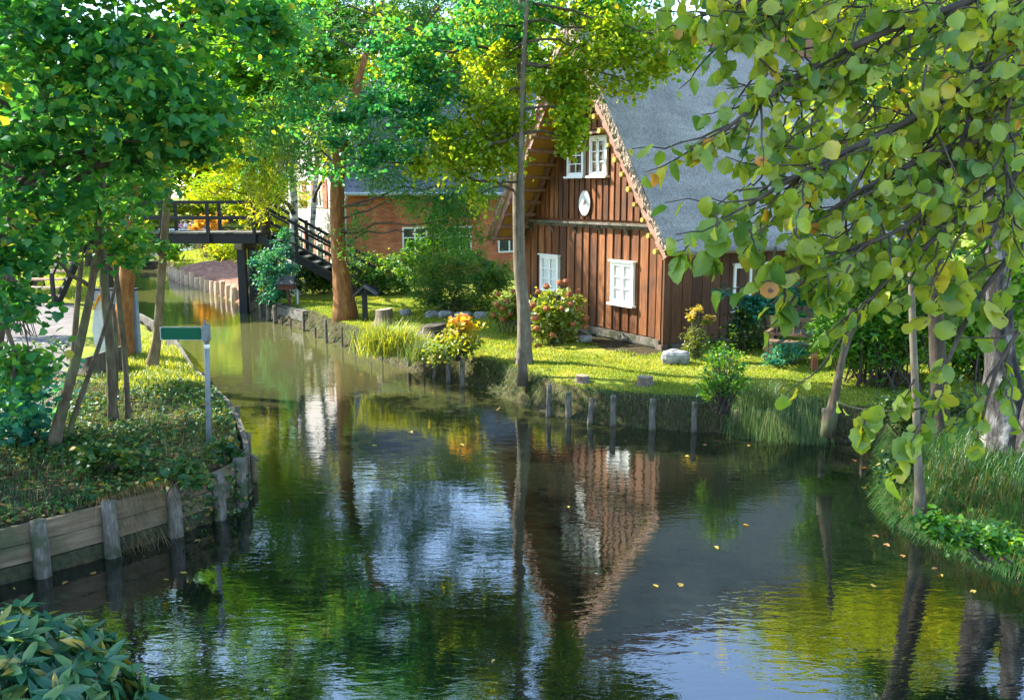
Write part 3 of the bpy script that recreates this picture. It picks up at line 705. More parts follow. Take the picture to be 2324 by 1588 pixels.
lawn = np.where(leftwood, .12, 1.0) * sst(.22, .5, sd)
lawn = np.where((lx > -6.2) & (lx < .4) & (ly > -1.0) & (ly < 0.3), .05, lawn)
mk[..., 0] = lawn
mk[..., 1] = np.where(inside(PATH, X, Y), 1, 0)
mk[..., 2] = np.where(inside(BED, X, Y), 1, 0)
ca = gm.color_attributes.new("mask", 'FLOAT_COLOR', 'POINT'); ca.data.foreach_set("color", mk.ravel())
gm.materials.append(M['ground']); gm.update(calc_edges=True)
go = bpy.data.objects.new("ground", gm); COL.objects.link(go); tag(go, kind='structure')
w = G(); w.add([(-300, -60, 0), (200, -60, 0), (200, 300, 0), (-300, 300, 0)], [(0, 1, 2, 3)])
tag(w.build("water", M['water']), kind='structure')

# ------------------------------------------------------------------ thatched house
GZ = .55
hroot = empty("thatched_house", (HW[0], HW[1], 0), "brown boarded house with steep grey thatched roof and white windows", "house", rz=-R(58))
# local axes: x to the right along the gable (wall from -WID to 0), y into the house, z up (world heights)
WID, UC, APEX, FOOTZ, HALF = 5.55, -2.38, 7.98, 2.92, 3.55
SL = (APEX - FOOTZ) / HALF
LEN = 6.6
def under(u): return APEX - .30 * math.sqrt(1 + SL * SL) - SL * abs(u - UC) - .02     # underside of the roof
rs = random.Random(4)
g = G()
# wall body
poly = [(-WID, .06, .72), (0, .06, .72), (0, .06, under(0)), (UC, .06, under(UC)), (-WID, .06, under(-WID))]
g.prism(poly, (0, .16, 0), 0)
# lower boards: board on board
u = -WID; kb = 0
while u < -.02:
    wd_ = min(rs.uniform(.16, .215) if kb % 2 else rs.uniform(.10, .145), -u)
    ov_ = .03 if kb % 2 else .0
    g.box((u + wd_ / 2, .038 if kb % 2 == 0 else .006, (.86 + 3.22) / 2 + rs.uniform(-.01, .01)), (wd_ + (.0 if kb % 2 else .05), .026 + rs.uniform(-.004, .006), 3.22 - .86), 0)
    u += wd_; kb += 1
g.box((-.075, -.0, (.72 + 3.2) / 2), (.15, .09, 3.2 - .72), 0)
# upper boards
u = -WID + .1; kb = 0
while u < -.05:
    wd_ = rs.uniform(.11, .15) if kb % 2 else rs.uniform(.07, .10)
    top = min(under(u), under(u + wd_)) - .015
    if top > 3.45:
        g.box((u + wd_ / 2, .032 if kb % 2 == 0 else .002, (3.4 + top) / 2), (wd_ + (.0 if kb % 2 else .04), .026 + rs.uniform(-.004, .005), top - 3.4), 0)
    u += wd_; kb += 1
g.build("gable_wall", M['wood_gable'], hroot)
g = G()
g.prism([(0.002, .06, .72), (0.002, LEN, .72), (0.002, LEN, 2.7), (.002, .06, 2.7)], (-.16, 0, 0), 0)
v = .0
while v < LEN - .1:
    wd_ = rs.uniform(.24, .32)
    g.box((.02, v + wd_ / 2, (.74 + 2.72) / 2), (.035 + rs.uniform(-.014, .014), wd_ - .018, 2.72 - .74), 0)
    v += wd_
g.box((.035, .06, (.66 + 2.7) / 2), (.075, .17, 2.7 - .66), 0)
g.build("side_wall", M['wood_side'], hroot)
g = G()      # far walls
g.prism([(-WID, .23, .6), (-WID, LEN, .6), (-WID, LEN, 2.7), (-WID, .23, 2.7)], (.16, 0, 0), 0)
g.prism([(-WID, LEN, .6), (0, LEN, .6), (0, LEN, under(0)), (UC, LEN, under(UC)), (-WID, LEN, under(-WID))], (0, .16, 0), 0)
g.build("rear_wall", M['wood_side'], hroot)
g = G(); g.box((-WID / 2 - .05, .03, .745), (WID + .06, .2, .17), 0); g.box((.06, LEN / 2 + .1, .69), (.14, LEN - .1, .1), 0)
g.build("sill_beam", M['wood_grey'], hroot)
g = G(); g.box((.0, .02, .58), (.2, .2, .3), 0); g.build("corner_block", M['stump'], hroot)
g = G()
for k in range(9): g.box((-WID + .3 + k * .62, .12, .5), (.45, .26, .34), 0, rs.uniform(-.1, .1), .85)
for k in range(6): g.box((-.03, .5 + k * 1.1, .48), (.26, .6, .34), 0, rs.uniform(-.1, .1), .85)
g.build("foundation_stone", M['stone'], hroot)
g = G(); g.box((-WID / 2, -.06, 3.31), (WID + .1, .2, .05), 0); g.box((-WID / 2, -.0, 3.25), (WID, .05, .09), 0)
for k in range(6): g.prism([(-WID + .3 + k * 1.0, .03, 3.2), (-WID + .3 + k * 1.0, .03, 3.0), (-WID + .3 + k * 1.0, -.12, 3.2)], (.07, 0, 0), 0)
g.build("ledge", M['wood_grey'], hroot)
# canopy over the upper windows
g = G(); c0, c1 = -3.75, -1.55
g.prism([(c0, .03, 5.50), (c0, -.34, 5.40), (c0, -.34, 5.36), (c0, .03, 5.46)], (c1 - c0, 0, 0), 0)
for uu in (c0 + .12, c1 - .2): g.prism([(uu, .0, 5.45), (uu, -.28, 5.37), (uu, .0, 5.08)], (.06, 0, 0), 0)
u = c0
while u < c1 - .05: g.box((u + .07, -.15, 5.475), (.03, .38, .02), 0); u += .14
g.build("window_canopy", M['wood_trim'], hroot)
# thatch: swept cross-section
g = G()
def thatch_section(t_off):
    """outline of the thatch in the gable plane: outer skin right foot -> ridge -> left foot, then underside back"""
    o = []
    for sgn in (1, -1):
        side = []
        n = 16
        for i in range(n + 1):
            f_ = i / n
            side.append((UC + sgn * HALF * (1 - f_), FOOTZ + (APEX - FOOTZ) * f_))
        side = [(UC + sgn * (HALF + .03), FOOTZ - .10), (UC + sgn * (HALF - .06), FOOTZ - .15)][::-1] + side
        o.append(side)
    r_, l_ = o
    return r_ + l_[::-1][1:]
sec = thatch_section(0)
ns = len(sec); nl = 30
rng = np.random.default_rng(11)
vs = []; ysamp = np.linspace(-.92, LEN + .7, nl)
for iy, yy in enumerate(ysamp):
    for (uu, zz) in sec:
        sg = 1 if uu > UC else -1
        nn = np.array([sg * SL, 1.0]) / math.hypot(SL, 1); k = rng.normal() * .014 + .022 * math.sin(yy * 1.7 + zz * 2.1) + .015 * math.sin(yy * .6 + zz)
        vs.append((uu + nn[0] * k, yy + (rng.normal() * .015 if iy in (0, nl - 1) else 0), zz + nn[1] * k))
fs = []
for i in range(nl - 1):
    for j in range(ns - 1):
        fs.append((i * ns + j, (i + 1) * ns + j, (i + 1) * ns + j + 1, i * ns + j + 1))
g.add(vs, fs, 0)
# underside sheets and verge ends (reed ends)
TH = .30 * math.sqrt(1 + SL * SL)
for sgn in (1, -1):
    a = (UC + sgn * (HALF - .06), FOOTZ - .15); b_ = (UC, APEX - TH)
    g.add([(a[0], -.92, a[1]), (a[0], LEN + .7, a[1]), (b_[0], LEN + .7, b_[1]), (b_[0], -.92, b_[1])], [(0, 1, 2, 3) if sgn < 0 else (3, 2, 1, 0)], 1)
    # verge face with rough stubble
    n = 90
    ev = []; 
    for i in range(n + 1):
        f_ = i / n
        ou = (UC + sgn * HALF * (1 - f_), FOOTZ + (APEX - FOOTZ) * f_)
        inn = (a[0] + (b_[0] - a[0]) * f_, a[1] + (b_[1] - a[1]) * f_)
        for k in range(6):
            h = k / 5
            ev.append((ou[0] + (inn[0] - ou[0]) * h, -.92 - (0 if k in (0, 5) else .02 + abs(rng.normal()) * .035), ou[1] + (inn[1] - ou[1]) * h))
    ef = []
    for i in range(n):
        for k in range(5):
            q_ = i * 6 + k; ef.append((q_, q_ + 1, q_ + 7, q_ + 6) if sgn < 0 else (q_ + 6, q_ + 7, q_ + 1, q_))
    g.add(ev, ef, 2)
roof = g.build("roof", [M['thatch'], M['straw'], M['reed_end']], hroot)
for pl in roof.data.polygons:
    if pl.material_index == 0: pl.use_smooth = True
g = G(); rg = [(UC - .36, APEX - .42), (UC - .2, APEX - .05), (UC - .05, APEX + .1), (UC + .05, APEX + .1), (UC + .2, APEX - .05), (UC + .36, APEX - .42)]
for i in range(18):
    y0 = -.9 + i * .445
    g.prism([(a_ + rs.uniform(-.02, .02), y0, b_ + rs.uniform(-.02, .02)) for a_, b_ in rg], (0, .47, 0), 0)
g.build("ridge_cap", M['ridge'], roof)
# battens (round poles) under the overhang, their ends show inside the bargeboards
for sgn in (1, -1):
    n = 15
    a = np.array([UC + sgn * (HALF - .06), FOOTZ - .15]); b_ = np.array([UC, APEX - TH])
    nn = np.array([-sgn * SL, -1.0]) / math.hypot(SL, 1)
    for i in range(n):
        f_ = (i + .6) / n
        c_ = a + (b_ - a) * f_ + nn * .20
        gg = G(); r_ = .05 + rs.uniform(-.008, .01); y0 = -.93 - rs.uniform(0, .12)
        gg.tube([(c_[0], y0, c_[1]), (c_[0], -.3, c_[1]), (c_[0], .04, c_[1])], r_, 8, 0)
        gg.build("roof_batten", M['straw_pole' if sgn > 0 else 'wood_trim'], hroot)
    for off, dd, hh in ((-.86, .08, .17), (-.10, .12, .15)):
        a3 = a + nn * dd; b3 = b_ + nn * dd
        gg = G(); gg.beam((a3[0], off, a3[1]), (b3[0], off, b3[1]), .05 if off < -.5 else .06, hh, 0, up=(nn[0], 0, nn[1])); gg.build("bargeboard", M['wood_trim'], hroot)

def window(name, u0, u1, z0, z1, nu, nz_, fr=.055, blind=False, side=False, sash=2):
    """white window on the gable (x axis) or the side wall"""
    root_g = G(); pg = G(); sg_ = G(); cg = G()
    def bx(G_, a, b, y0, y1, z0_, z1_):
        if side: G_.box(((y0 + y1) / -2, (a + b) / 2, (z0_ + z1_) / 2), (abs(y1 - y0), b - a, z1_ - z0_))
        else: G_.box(((a + b) / 2, (y0 + y1) / 2, (z0_ + z1_) / 2), (b - a, abs(y1 - y0), z1_ - z0_))
    yo, yi = -.075, .01
    bx(root_g, u0, u0 + fr, yo, yi, z0, z1); bx(root_g, u1 - fr, u1, yo, yi, z0, z1)
    bx(root_g, u0 + fr, u1 - fr, yo, yi, z1 - fr, z1); bx(root_g, u0 + fr, u1 - fr, yo, yi, z0, z0 + fr)
    W_ = (u1 - u0 - 2 * fr); H_ = z1 - z0 - 2 * fr
    s_w = .032
    for s in range(sash):
        a = u0 + fr + W_ * s / sash + .004; b = u0 + fr + W_ * (s + 1) / sash - .004
        bx(root_g, a, a + s_w, -.06, -.012, z0 + fr, z1 - fr); bx(root_g, b - s_w, b, -.06, -.012, z0 + fr, z1 - fr)
        bx(root_g, a + s_w, b - s_w, -.06, -.012, z0 + fr, z0 + fr + s_w); bx(root_g, a + s_w, b - s_w, -.06, -.012, z1 - fr - s_w, z1 - fr)
        zz0, zz1 = z0 + fr + s_w, z1 - fr - s_w
        for k in range(1, nz_):
            zc = zz0 + (zz1 - zz0) * k / nz_; bx(root_g, a + s_w, b - s_w, -.055, -.018, zc - .012, zc + .012)
        for k in range(1, nu):
            uc = a + s_w + (b - a - 2 * s_w) * k / nu; bx(root_g, uc - .012, uc + .012, -.053, -.02, zz0, zz1)
    wr = root_g.build("window", M['white'], hroot)
    q4 = [(u0 + fr, -.032, z0 + fr), (u1 - fr, -.032, z0 + fr), (u1 - fr, -.032, z1 - fr), (u0 + fr, -.032, z1 - fr)]
    if side: q4 = [(-y_, x_, z_) for x_, y_, z_ in q4]
    pg.add(q4, [(0, 1, 2, 3)]); pg.build("pane", M['glass'], wr)
    bx(sg_, u0 - .05, u1 + .05, -.14, 0.008, z0 - .05, z0 - .002); sg_.build("sill", M['white'], wr); hg_ = G(); bx(hg_, u0 - .04, u1 + .04, -.12, .008, z1 + .002, z1 + .035); hg_.build("drip_board", M['white'], wr)
    bx(cg, u0 + fr, u1 - fr, -.012, .012, z0 + fr, z1 - fr); cg.build("curtain", M['curtain'] if blind else M['room'], wr)
    return wr
window("window", -2.64, -1.98, 4.42, 5.30, 2, 3, sash=1, blind=True)
window("window", -3.55, -2.88, 4.42, 5.20, 2, 3, sash=1)
window("window", -1.75, -.93, 1.50, 2.46, 1, 3, sash=2, blind=True)
window("window", -4.72, -3.9, 1.50, 2.44, 1, 3, sash=2, blind=True)
window("window", 2.08, 3.2, 1.34, 2.40, 1, 2, sash=2, side=True)
for (uu, zz) in ((-2.05, 6.05), (-1.75, 6.08), (-1.82, 5.82), (-2.4, 6.0)):
    g = G(); g.tube([(uu - .14, .0, zz - .12), (uu - .12, -.08, zz - .13), (uu - .02, -.12, zz - .08), (uu, -.13, zz)], .012, 6, 1)
    g.tube([(uu, -.13, zz - .02), (uu, -.13, zz + .03), (uu, -.13, zz + .05), (uu, -.13, zz + .09), (uu, -.13, zz + .12)], [.035, .045, .03, .042, .02], 10, 0)
    g.build("insulator", [M['porcelain'], M['iron']], hroot)
# oval plaque: hangs on the gable
def hl(x, y, z):
    return (HW[0] + HOUSE_X[0] * x + HOUSE_R[0] * y, HW[1] + HOUSE_X[1] * x + HOUSE_R[1] * y, z)
pr = empty("oval_sign", hl(-2.82, -.045, 3.78), "worn white oval plaque on the upper gable boards", "sign", rz=-R(58))
g = G(); n = 40
ov = [(.235 * math.cos(2 * math.pi * i / n), 0, .31 * math.sin(2 * math.pi * i / n)) for i in range(n)]
g.prism(ov, (0, -.02, 0), 0); g.build("plate", M['plaque'], pr)
g = G()
for i in range(n):
    a, b_ = np.array(ov[i]), np.array(ov[(i + 1) % n])
    k0 = len(g.v)
    r0, r1 = (.93, 1.0) if i % 2 else (.95, .985)
    g.add([a * r0 + [0, -.023, 0], a * r1 + [0, -.023, 0], b_ * r1 + [0, -.023, 0], b_ * r0 + [0, -.023, 0]], [(0, 1, 2, 3)])
g.prism([np.array(q_) * 1.03 + [0, -.001, 0] for q_ in ov], (0, -.012, 0), 0)
g.build("rim", M['iron'], pr)

# ------------------------------------------------------------------ brick house
BC = Q(775, 500, 36)[:2]
bA = R(58)
broot = empty("brick_house", (BC[0], BC[1], .5), "red brick house with grey tiled roof and pale plastered end wall", "house", rz=-bA)
BL, BWd, EZ, RZ = 12.5, 7.6, 3.85, 8.3     # local: x right along the end wall (0 at brick corner, -BWd far), y along brick side
g = G(); g.prism([(0, 0, -.4), (0, BL, -.4), (0, BL, EZ), (0, 0, EZ)], (-.3, 0, 0), 0)
for zc in (2.35, 2.62): g.box((.012, BL / 2, zc), (.05, BL, .08), 0)
g.build("brick_wall", M['brick'], broot)
g = G(); g.prism([(-.02, -.01, -.4), (-.02, -.01, EZ), (-BWd / 2, -.01, RZ - .15), (-BWd, -.01, EZ), (-BWd, -.01, -.4)], (0, .3, 0), 0)
g.prism([(-BWd, .3, -.4), (-BWd, BL, -.4), (-BWd, BL, EZ), (-BWd, .3, EZ)], (.3, 0, 0), 0)
g.build("plaster_wall", M['render'], broot)
rfb = None
for sgn in (1, -1):
    g = G()
    e = np.array([0.35 if sgn > 0 else -BWd - .35, EZ - .30]); t_ = np.array([-BWd / 2, RZ])
    rows = 20
    for i in range(rows):
        a = e + (t_ - e) * i / rows; b_ = e + (t_ - e) * (i + 1.25) / rows
        nn = np.array([sgn * (RZ - EZ), BWd / 2]); nn = nn / np.linalg.norm(nn)
        yy = -.4
        k = 0
        while yy < BL + .3:
            wj = .30
            o_ = rs.uniform(-.008, .008)
            p0 = a + nn * (.05 + o_); p1 = b_ + nn * (.012 + o_)
            yo = yy + (.15 if i % 2 else 0)
            g.add([(p0[0], yo, p0[1]), (p0[0] - nn[0] * .035 , yo + wj / 2, p0[1] - .05 - nn[1] * .0), (p0[0], yo + wj - .01, p0[1]), (p1[0], yo + wj - .01, p1[1]), (p1[0], yo, p1[1])], [(0, 1, 2, 3, 4) if sgn > 0 else (4, 3, 2, 1, 0)], 0)
            yy += wj
    g.add([(e[0], -.4, e[1] - .03), (e[0], BL + .5, e[1] - .03), (t_[0], BL + .5, t_[1] - .03), (t_[0], -.4, t_[1] - .03)], [(0, 1, 2, 3)], 0)
    g.build("roof", M['tiles'], broot)
g = G(); g.tube([(.42, -.4, EZ - .36), (.42, BL / 2, EZ - .36), (.42, BL + .4, EZ - .36)], .075, 10); g.tube([(.1, .1, -.3), (.1, .1, 2), (.1, .12, EZ - .7), (.38, .12, EZ - .4)], .05, 8)
g.build("gutter", M['gutter'], broot)
def bwin(y0, y1, z0, z1, face='brick', shut=False):
    g = G(); pgz = G()
    def bx(G_, a, b, d0, d1, c0, c1):
        if face == 'brick': G_.box(((d0 + d1) / 2, (a + b) / 2, (c0 + c1) / 2), (d1 - d0, b - a, c1 - c0))
        else: G_.box((-(a + b) / 2, -(d0 + d1) / 2 - .01, (c0 + c1) / 2), (b - a, d1 - d0, c1 - c0))
    f_ = .07
    bx(g, y0, y0 + f_, .0, .05, z0, z1); bx(g, y1 - f_, y1, .0, .05, z0, z1); bx(g, y0 + f_, y1 - f_, 0, .05, z0, z0 + f_); bx(g, y0 + f_, y1 - f_, 0, .05, z1 - f_, z1)
    c = (y0 + y1) / 2; bx(g, c - .035, c + .035, .0, .048, z0 + f_, z1 - f_); bx(g, y0 + f_, y1 - f_, 0, .045, z0 + (z1 - z0) * .62, z0 + (z1 - z0) * .62 + .04)
    wr = g.build("window", M['white'], broot)
    bx(pgz, y0 + f_, y1 - f_, .004, .012, z0 + f_, z1 - f_); pgz.build("pane", M['winpane'], wr)
    if shut:
        for a, b in ((y0 - .5, y0 - .02), (y1 + .02, y1 + .5)):
            sg_ = G(); bx(sg_, a, b, .0, .04, z0 - .02, z1 + .02); sg_.build("shutter", M['shutter'], broot)
mwp, nt_, out_ = mat_base("dark reflecting pane")
b_ = nt_.nodes.new("ShaderNodeBsdfPrincipled"); b_.inputs['Base Color'].default_value = (.05, .065, .06, 1); b_.inputs['Roughness'].default_value = .05; nt_.links.new(b_.outputs[0], out_.inputs[0])
M['winpane'] = mwp
for y0 in (2.6, 4.7, 7.2): bwin(y0, y0 + 1.15, .95, 2.15)
bwin(1.9, 2.75, 2.95, 4.05, 'end', True); bwin(4.4, 5.25, 2.95, 4.05, 'end', True)
bwin(1.9, 2.75, .7, 1.9, 'end', True); bwin(4.4, 5.25, .7, 1.9, 'end', True)

# ------------------------------------------------------------------ footbridge
BY, BX0, BX1 = 31.0, -15.2, Q(598, 520, 31)[0]
DZ = 2.72
bridge = empty("footbridge", ((BX0 + BX1) / 2, BY, 0), "dark timber footbridge with plank deck, railings and stairs at both ends", "bridge")
ox, oy = (BX0 + BX1) / 2, BY
def bl(x, y, z): return (x - ox, y - oy, z)
BWID = 1.7
g = G(); xx = BX0
while xx < BX1 - .05:
    g.box(bl(xx + .11, BY, DZ + rs.uniform(-.006, .006)), (.205, BWID + rs.uniform(-.03, .05), .055)); xx += .22
g.build("deck", M['deck'], bridge)
for yy in (BY - .72, BY, BY + .72):
    g = G(); g.beam(bl(BX0, yy, DZ - .20), bl(BX1, yy, DZ - .20), .16, .30); g.build("beam", M['wood_dark'], bridge)
posts_x = [BX1 - .05, BX1 - 2.45 + .65 - .1, BX1 - 4.6 + .5, BX1 - 6.5]
posts_x = [Q(592, 500, BY)[0], Q(490, 500, BY)[0], Q(388, 500, BY)[0], Q(286, 500, BY)[0]]
for s_, yy in ((0, BY - .86), (1, BY + .86)):
    for x_ in posts_x:
        g = G(); x2 = x_ - (.15 if s_ else 0); g.box(bl(x2, yy, DZ + .36), (.10, .10, 1.36)); g.build("railing_post", M['wood_dark'], bridge)
    for zz, hh in ((DZ + 1.0, .10), (DZ + .48, .085)):
        g = G(); g.beam(bl(BX0, yy, zz), bl(BX1 + .06, yy, zz), .085, hh); g.build("rail", M['wood_dark'], bridge)
# supports
for x_ in (Q(562, 600, BY)[0], -13.6):
    for yy in (BY - .62, BY + .62):
        g = G(); g.box(bl(x_, yy, (DZ - .35 - .6) / 2), (.26, .26, DZ - .35 + .6)); g.build("support_post", M['wood_dark'], bridge)
    g = G(); g.beam(bl(x_, BY - 1.0, DZ - .44), bl(x_, BY + 1.0, DZ - .44), .24, .2); g.build("cross_beam", M['plank'], bridge)
    g = G(); g.beam(bl(x_, BY - .6, .1), bl(x_, BY + .6, DZ - .6), .06, .14); g.build("brace", M['wood_grey'], bridge)
# right stairs down to the garden
SX1 = BX1 + 3.9; zb = .55
def st(t): return BX1 + (SX1 - BX1) * t, DZ + (zb - DZ) * t
for i in range(12):
    x_, z_ = st((i + .5) / 12); g = G(); g.box(bl(x_, BY, z_), (.30, 1.45, .05)); g.build("step", M['deck'], bridge)
for yy in (BY - .78, BY + .78):
    g = G(); g.beam(bl(BX1, yy, DZ - .15), bl(SX1, yy, zb - .1), .08, .28); g.build("stringer", M['wood_dark'], bridge)
    for dz, hh in ((1.0, .10), (.62, .07), (.3, .07)):
        g = G(); g.beam(bl(BX1, yy - .0, DZ + dz), bl(SX1, yy, zb + dz), .07, hh); g.build("stair_rail", M['wood_dark'], bridge)
    for t in (.33, .66, 1.0):
        x_, z_ = st(t); g = G(); g.box(bl(x_, yy, z_ + .42), (.1, .1, 1.35)); g.build("railing_post", M['wood_dark'], bridge)
# left stairs towards the path
lx0, lx1 = Q(93, 650, 29)[0], Q(170, 650, 29)[0]
n = 9; YS0 = BY - .9; YS1 = BY - 3.5
g = G(); g.box(bl((lx0 + lx1) / 2, BY, DZ - .01), (lx1 - lx0 + .2, 1.7, .06)); g.build("landing", M['deck'], bridge)
for i in range(n):
    t = (i + 1) / n; yy = YS0 + (YS1 - YS0) * t; z_ = DZ + (.62 - DZ) * t + .04
    g = G(); g.box(bl((lx0 + lx1) / 2, yy, z_), (lx1 - lx0, .30, .06)); g.build("step", M['log'], bridge)
for x_ in (lx0 - .05, lx1 + .05):
    g = G(); g.beam(bl(x_, YS0, DZ - .1), bl(x_, YS1, .5), .08, .26); g.build("stringer", M['wood_dark'], bridge)
    g = G(); g.beam(bl(x_, YS0, DZ + .95), bl(x_, YS1, .62 + .95), .08, .1); g.build("stair_rail", M['wood_dark'], bridge)
    for yy, zz in ((YS0, DZ), (YS1, .62)):
        g = G(); g.box(bl(x_, yy, zz + .4), (.1, .1, 1.2)); g.build("railing_post", M['wood_dark'], bridge)

# ------------------------------------------------------------------ wooden bank walls
lw = np.array(LEFT_WALL)
rw = empty("retaining_wall", (lw[4][0], lw[4][1], 0), "weathered plank retaining wall with round posts along the shaded left bank", "retaining wall")
def off(p_): return (p_[0] - lw[4][0], p_[1] - lw[4][1])
rs = random.Random(8)
for i in range(1, len(lw) - 1):
    a, b_ = off(lw[i]), off(lw[i + 1])
    for k, zc in enumerate((.065, .275, .485)):
        g = G(); d = rs.uniform(-.012, .012); g.beam((a[0], a[1] - d, zc), (b_[0], b_[1] - d, zc), .06, .2); g.build("plank", M['plank'] if k else M['wet_plank'], rw)
for i, pz in ((1, .6), (3, .62), (4, .64), (5, .62), (6, .60), (7, .64)):
    p_ = off(lw[i]); g = G()
    nrmv = np.array([.45, -.9]) * .09
    g.tube([(p_[0] + nrmv[0], p_[1] + nrmv[1], -.5), (p_[0] + nrmv[0], p_[1] + nrmv[1], .2), (p_[0] + nrmv[0] * .9, p_[1] + nrmv[1] * .9, pz)], [.088, .085, .078], 14, 0, .03, np.random.default_rng(i))
    g.build("post", M['wood_grey'], rw, True)
le = np.array([lw[-1]] + LEFT_EDGE[:9])
ke = empty("bank_edging", (le[3][0], le[3][1], 0), "grey edging board with short stakes along the sunny side of the left bank", "edging")
for i in range(len(le) - 1):
    a, b_ = le[i] - le[3], le[i + 1] - le[3]
    a = a + np.array([.03, 0]); b_ = b_ + np.array([.03, 0])
    g = G(); g.beam((a[0], a[1], .26), (b_[0], b_[1], .26), .07, .50); g.build("board", M['wood_grey'], ke)
    m_ = a * .4 + b_ * .6 + np.array([.09, 0]); g = G(); g.tube([(m_[0], m_[1], -.4), (m_[0], m_[1], .3), (m_[0] + .01, m_[1], .44 + rs.uniform(-.08, .08))], .05, 10); g.build("stake", M['plank'], ke, True)
for (x, y, h) in ((324, 748, .42), (341, 758, .36), (352, 764, .3), (379, 800, .3), (396, 822, .42)):
    pass
# garden front board
a = P(318, 612); b_ = P(486, 604, .1)
ge_ = empty("garden_edging", a, "dark board edging the sunlit garden lawn beyond the footbridge", "edging")
g = G(); g.beam((0, 0, .18), tuple(P(392, 611) - a + np.array([0, 0, .18])), .08, .5); g.build("board", M['wood_dark'], ge_)
g = G(); g.beam(tuple(P(394, 611) - a + np.array([0, 0, .32])), tuple(P(552, 603) - a + np.array([0, 0, .36])), .08, .36); g.build("board", M['plank'], ge_)

# split logs of the soil bed
lp = np.array(LOGS); seg = np.linalg.norm(np.diff(lp, axis=0), axis=1); cum = np.concatenate([[0], np.cumsum(seg)])
NL = 15
lg = None
log_words = ["leftmost pale split log in the row edging the soil bed", None]
for i in range(NL):
    t = cum[-1] * (i + .3) / NL
    x_ = np.interp(t, cum, lp[:, 0]); y_ = np.interp(t, cum, lp[:, 1])
    g = G(); r = random.Random(i + 50); hgt = .52 + r.uniform(-.08, .12); wdt = .165 + r.uniform(-.035, .045)
    n_ = 7; pr_ = [(wdt * math.cos(math.pi * k / (n_ - 1)), -.13 * math.sin(math.pi * k / (n_ - 1)) - .02) for k in range(n_)]
    an = -.55 + r.uniform(-.1, .1)
    vs_ = []
    for zz, k in ((-.5, 1.0), (hgt * .5, 1.0), (hgt, .86)):
        for (p0, p1) in pr_:
            vs_.append(((p0 * math.cos(an) - p1 * math.sin(an)) * k + r.uniform(-.012, .012), (p0 * math.sin(an) + p1 * math.cos(an)) * k, zz + r.uniform(-.02, .02)))
    fs_ = []
    for q_ in range(2):
        for k in range(n_):
            fs_.append((q_ * n_ + k, q_ * n_ + (k + 1) % n_, (q_ + 1) * n_ + (k + 1) % n_, (q_ + 1) * n_ + k))
    fs_.append(tuple(range(2 * n_, 3 * n_)))
    g.add(vs_, fs_)
    o = g.build("split_log", M['log']); o.location = (x_, y_, 0)
    lab = "pale split log standing in the row that edges the soil bed"
    if i == 0: lab = "first pale split log at the far left end of the soil bed row"
    if i == NL - 1: lab = "last pale split log of the row, nearest the bridge support"
    tag(o, lab, "log", "split logs edging the soil bed")
a = P(520, 681); b_ = P(545, 688)
g = G(); g.beam(a + [0.1, 0, .28], b_ + [.25, .3, .28], .14, .3); o = g.build("sawn_beam", M['log']); tag(o, "short pale sawn beam lying at the end of the log row", "beam")

# ------------------------------------------------------------------ stakes along the right bank
def stake(x, y, top, r, lab, mat='wood_grey', lean=0.0, grp="stakes along the lawn bank", sq=False):
    """x,y: where it meets the water; top: measured height of its top end"""
    p_ = P(x, y); h = Q(x, top, p_[1])[2]
    g = G()
    r *= .87
    g.tube([(-lean * .3, 0, -.5), (0, 0, .0), (lean * h * .6, .01, h * .6), (lean * h, 0, h - .01), (lean * h, 0, h)], [r * 1.02, r, r * .98, r * .94, r * .86], 10, 0, .05, np.random.default_rng(int(x)))
    o = g.build("bank_stake", M[mat], None, True); o.location = tuple(p_); return tag(o, lab, "stake", grp)
stake(1244, 945, 872, .052, "grey stake nearest the right foot of the grey riverside tree", lean=.03)
stake(1290, 950, 890, .066, "thick grey stake second to the right of the riverside tree")
stake(1338, 962, 903, .056, "crooked mossy stake half sunk into the lawn bank", lean=.09)
stake(1391, 966, 897, .064, "grey stake with pale peeled patch, below the house corner window")
stake(1480, 976, 905, .066, "tall grey stake in the middle of the dark lawn bank")
stake(1575, 980, 912, .060, "straight pale stake just left of the rose shrub")
stake(1670, 986, 930, .055, "short rotten stake under the grass tuft right of the rose shrub", mat='stump')
stake(1868, 1004, 927, .062, "grey stake against the foot of the leaning dead trunk")
stake(1961, 1008, 935, .05, "shaded stake at the right end of the lawn bank, beyond the leaning trunk", mat='stump')
stake(1018, 868, 806, .062, "thick pale stake below the orange leaved bush, leftmost of its pair")
stake(1050, 878, 815, .058, "tall straight stake right of the orange leaved bush")
stake(929, 836, 782, .055, "thick stake standing in front of the bright sedge clump")
stake(963, 846, 793, .035, "thin stake between the sedge clump and the orange leaved bush")
stake(985, 858, 806, .045, "short stake hidden in sedge left of the orange leaved bush", lean=.1)
stake(868, 820, 763, .035, "thin pale stake below the cut tree stump")
stake(842, 806, 757, .030, "thin upright stake left of the cut tree stump")
stake(806, 800, 752, .028, "very thin stake in front of the small roofed post")
stake(777, 788, 742, .035, "dark stake right below the brown tree trunk", mat='stump')
stake(741, 778, 725, .045, "mossy stake left below the brown tree trunk")
stake(716, 766, 742, .035, "low dark stake at the bend of the mown bank", mat='stump')
stake(690, 752, 706, .048, "pale stake at the end of the long edging plank")
stake(640, 738, 720, .035, "short dark stake under the long edging plank", mat='stump')
stake(660, 745, 726, .035, "low stump-like stake under the middle of the edging plank", mat='stump')
stake(610, 728, 684, .085, "thick grey post right beside the bridge support", grp="posts at the bridge foot")
stake(625, 734, 693, .08, "blunt grey post at the left end of the long edging plank", grp="posts at the bridge foot")
stake(592, 722, 676, .06, "mossy slim post next to the bridge support", mat='stump', grp="posts at the bridge foot")
a = P(628, 727); b_ = P(694, 746)
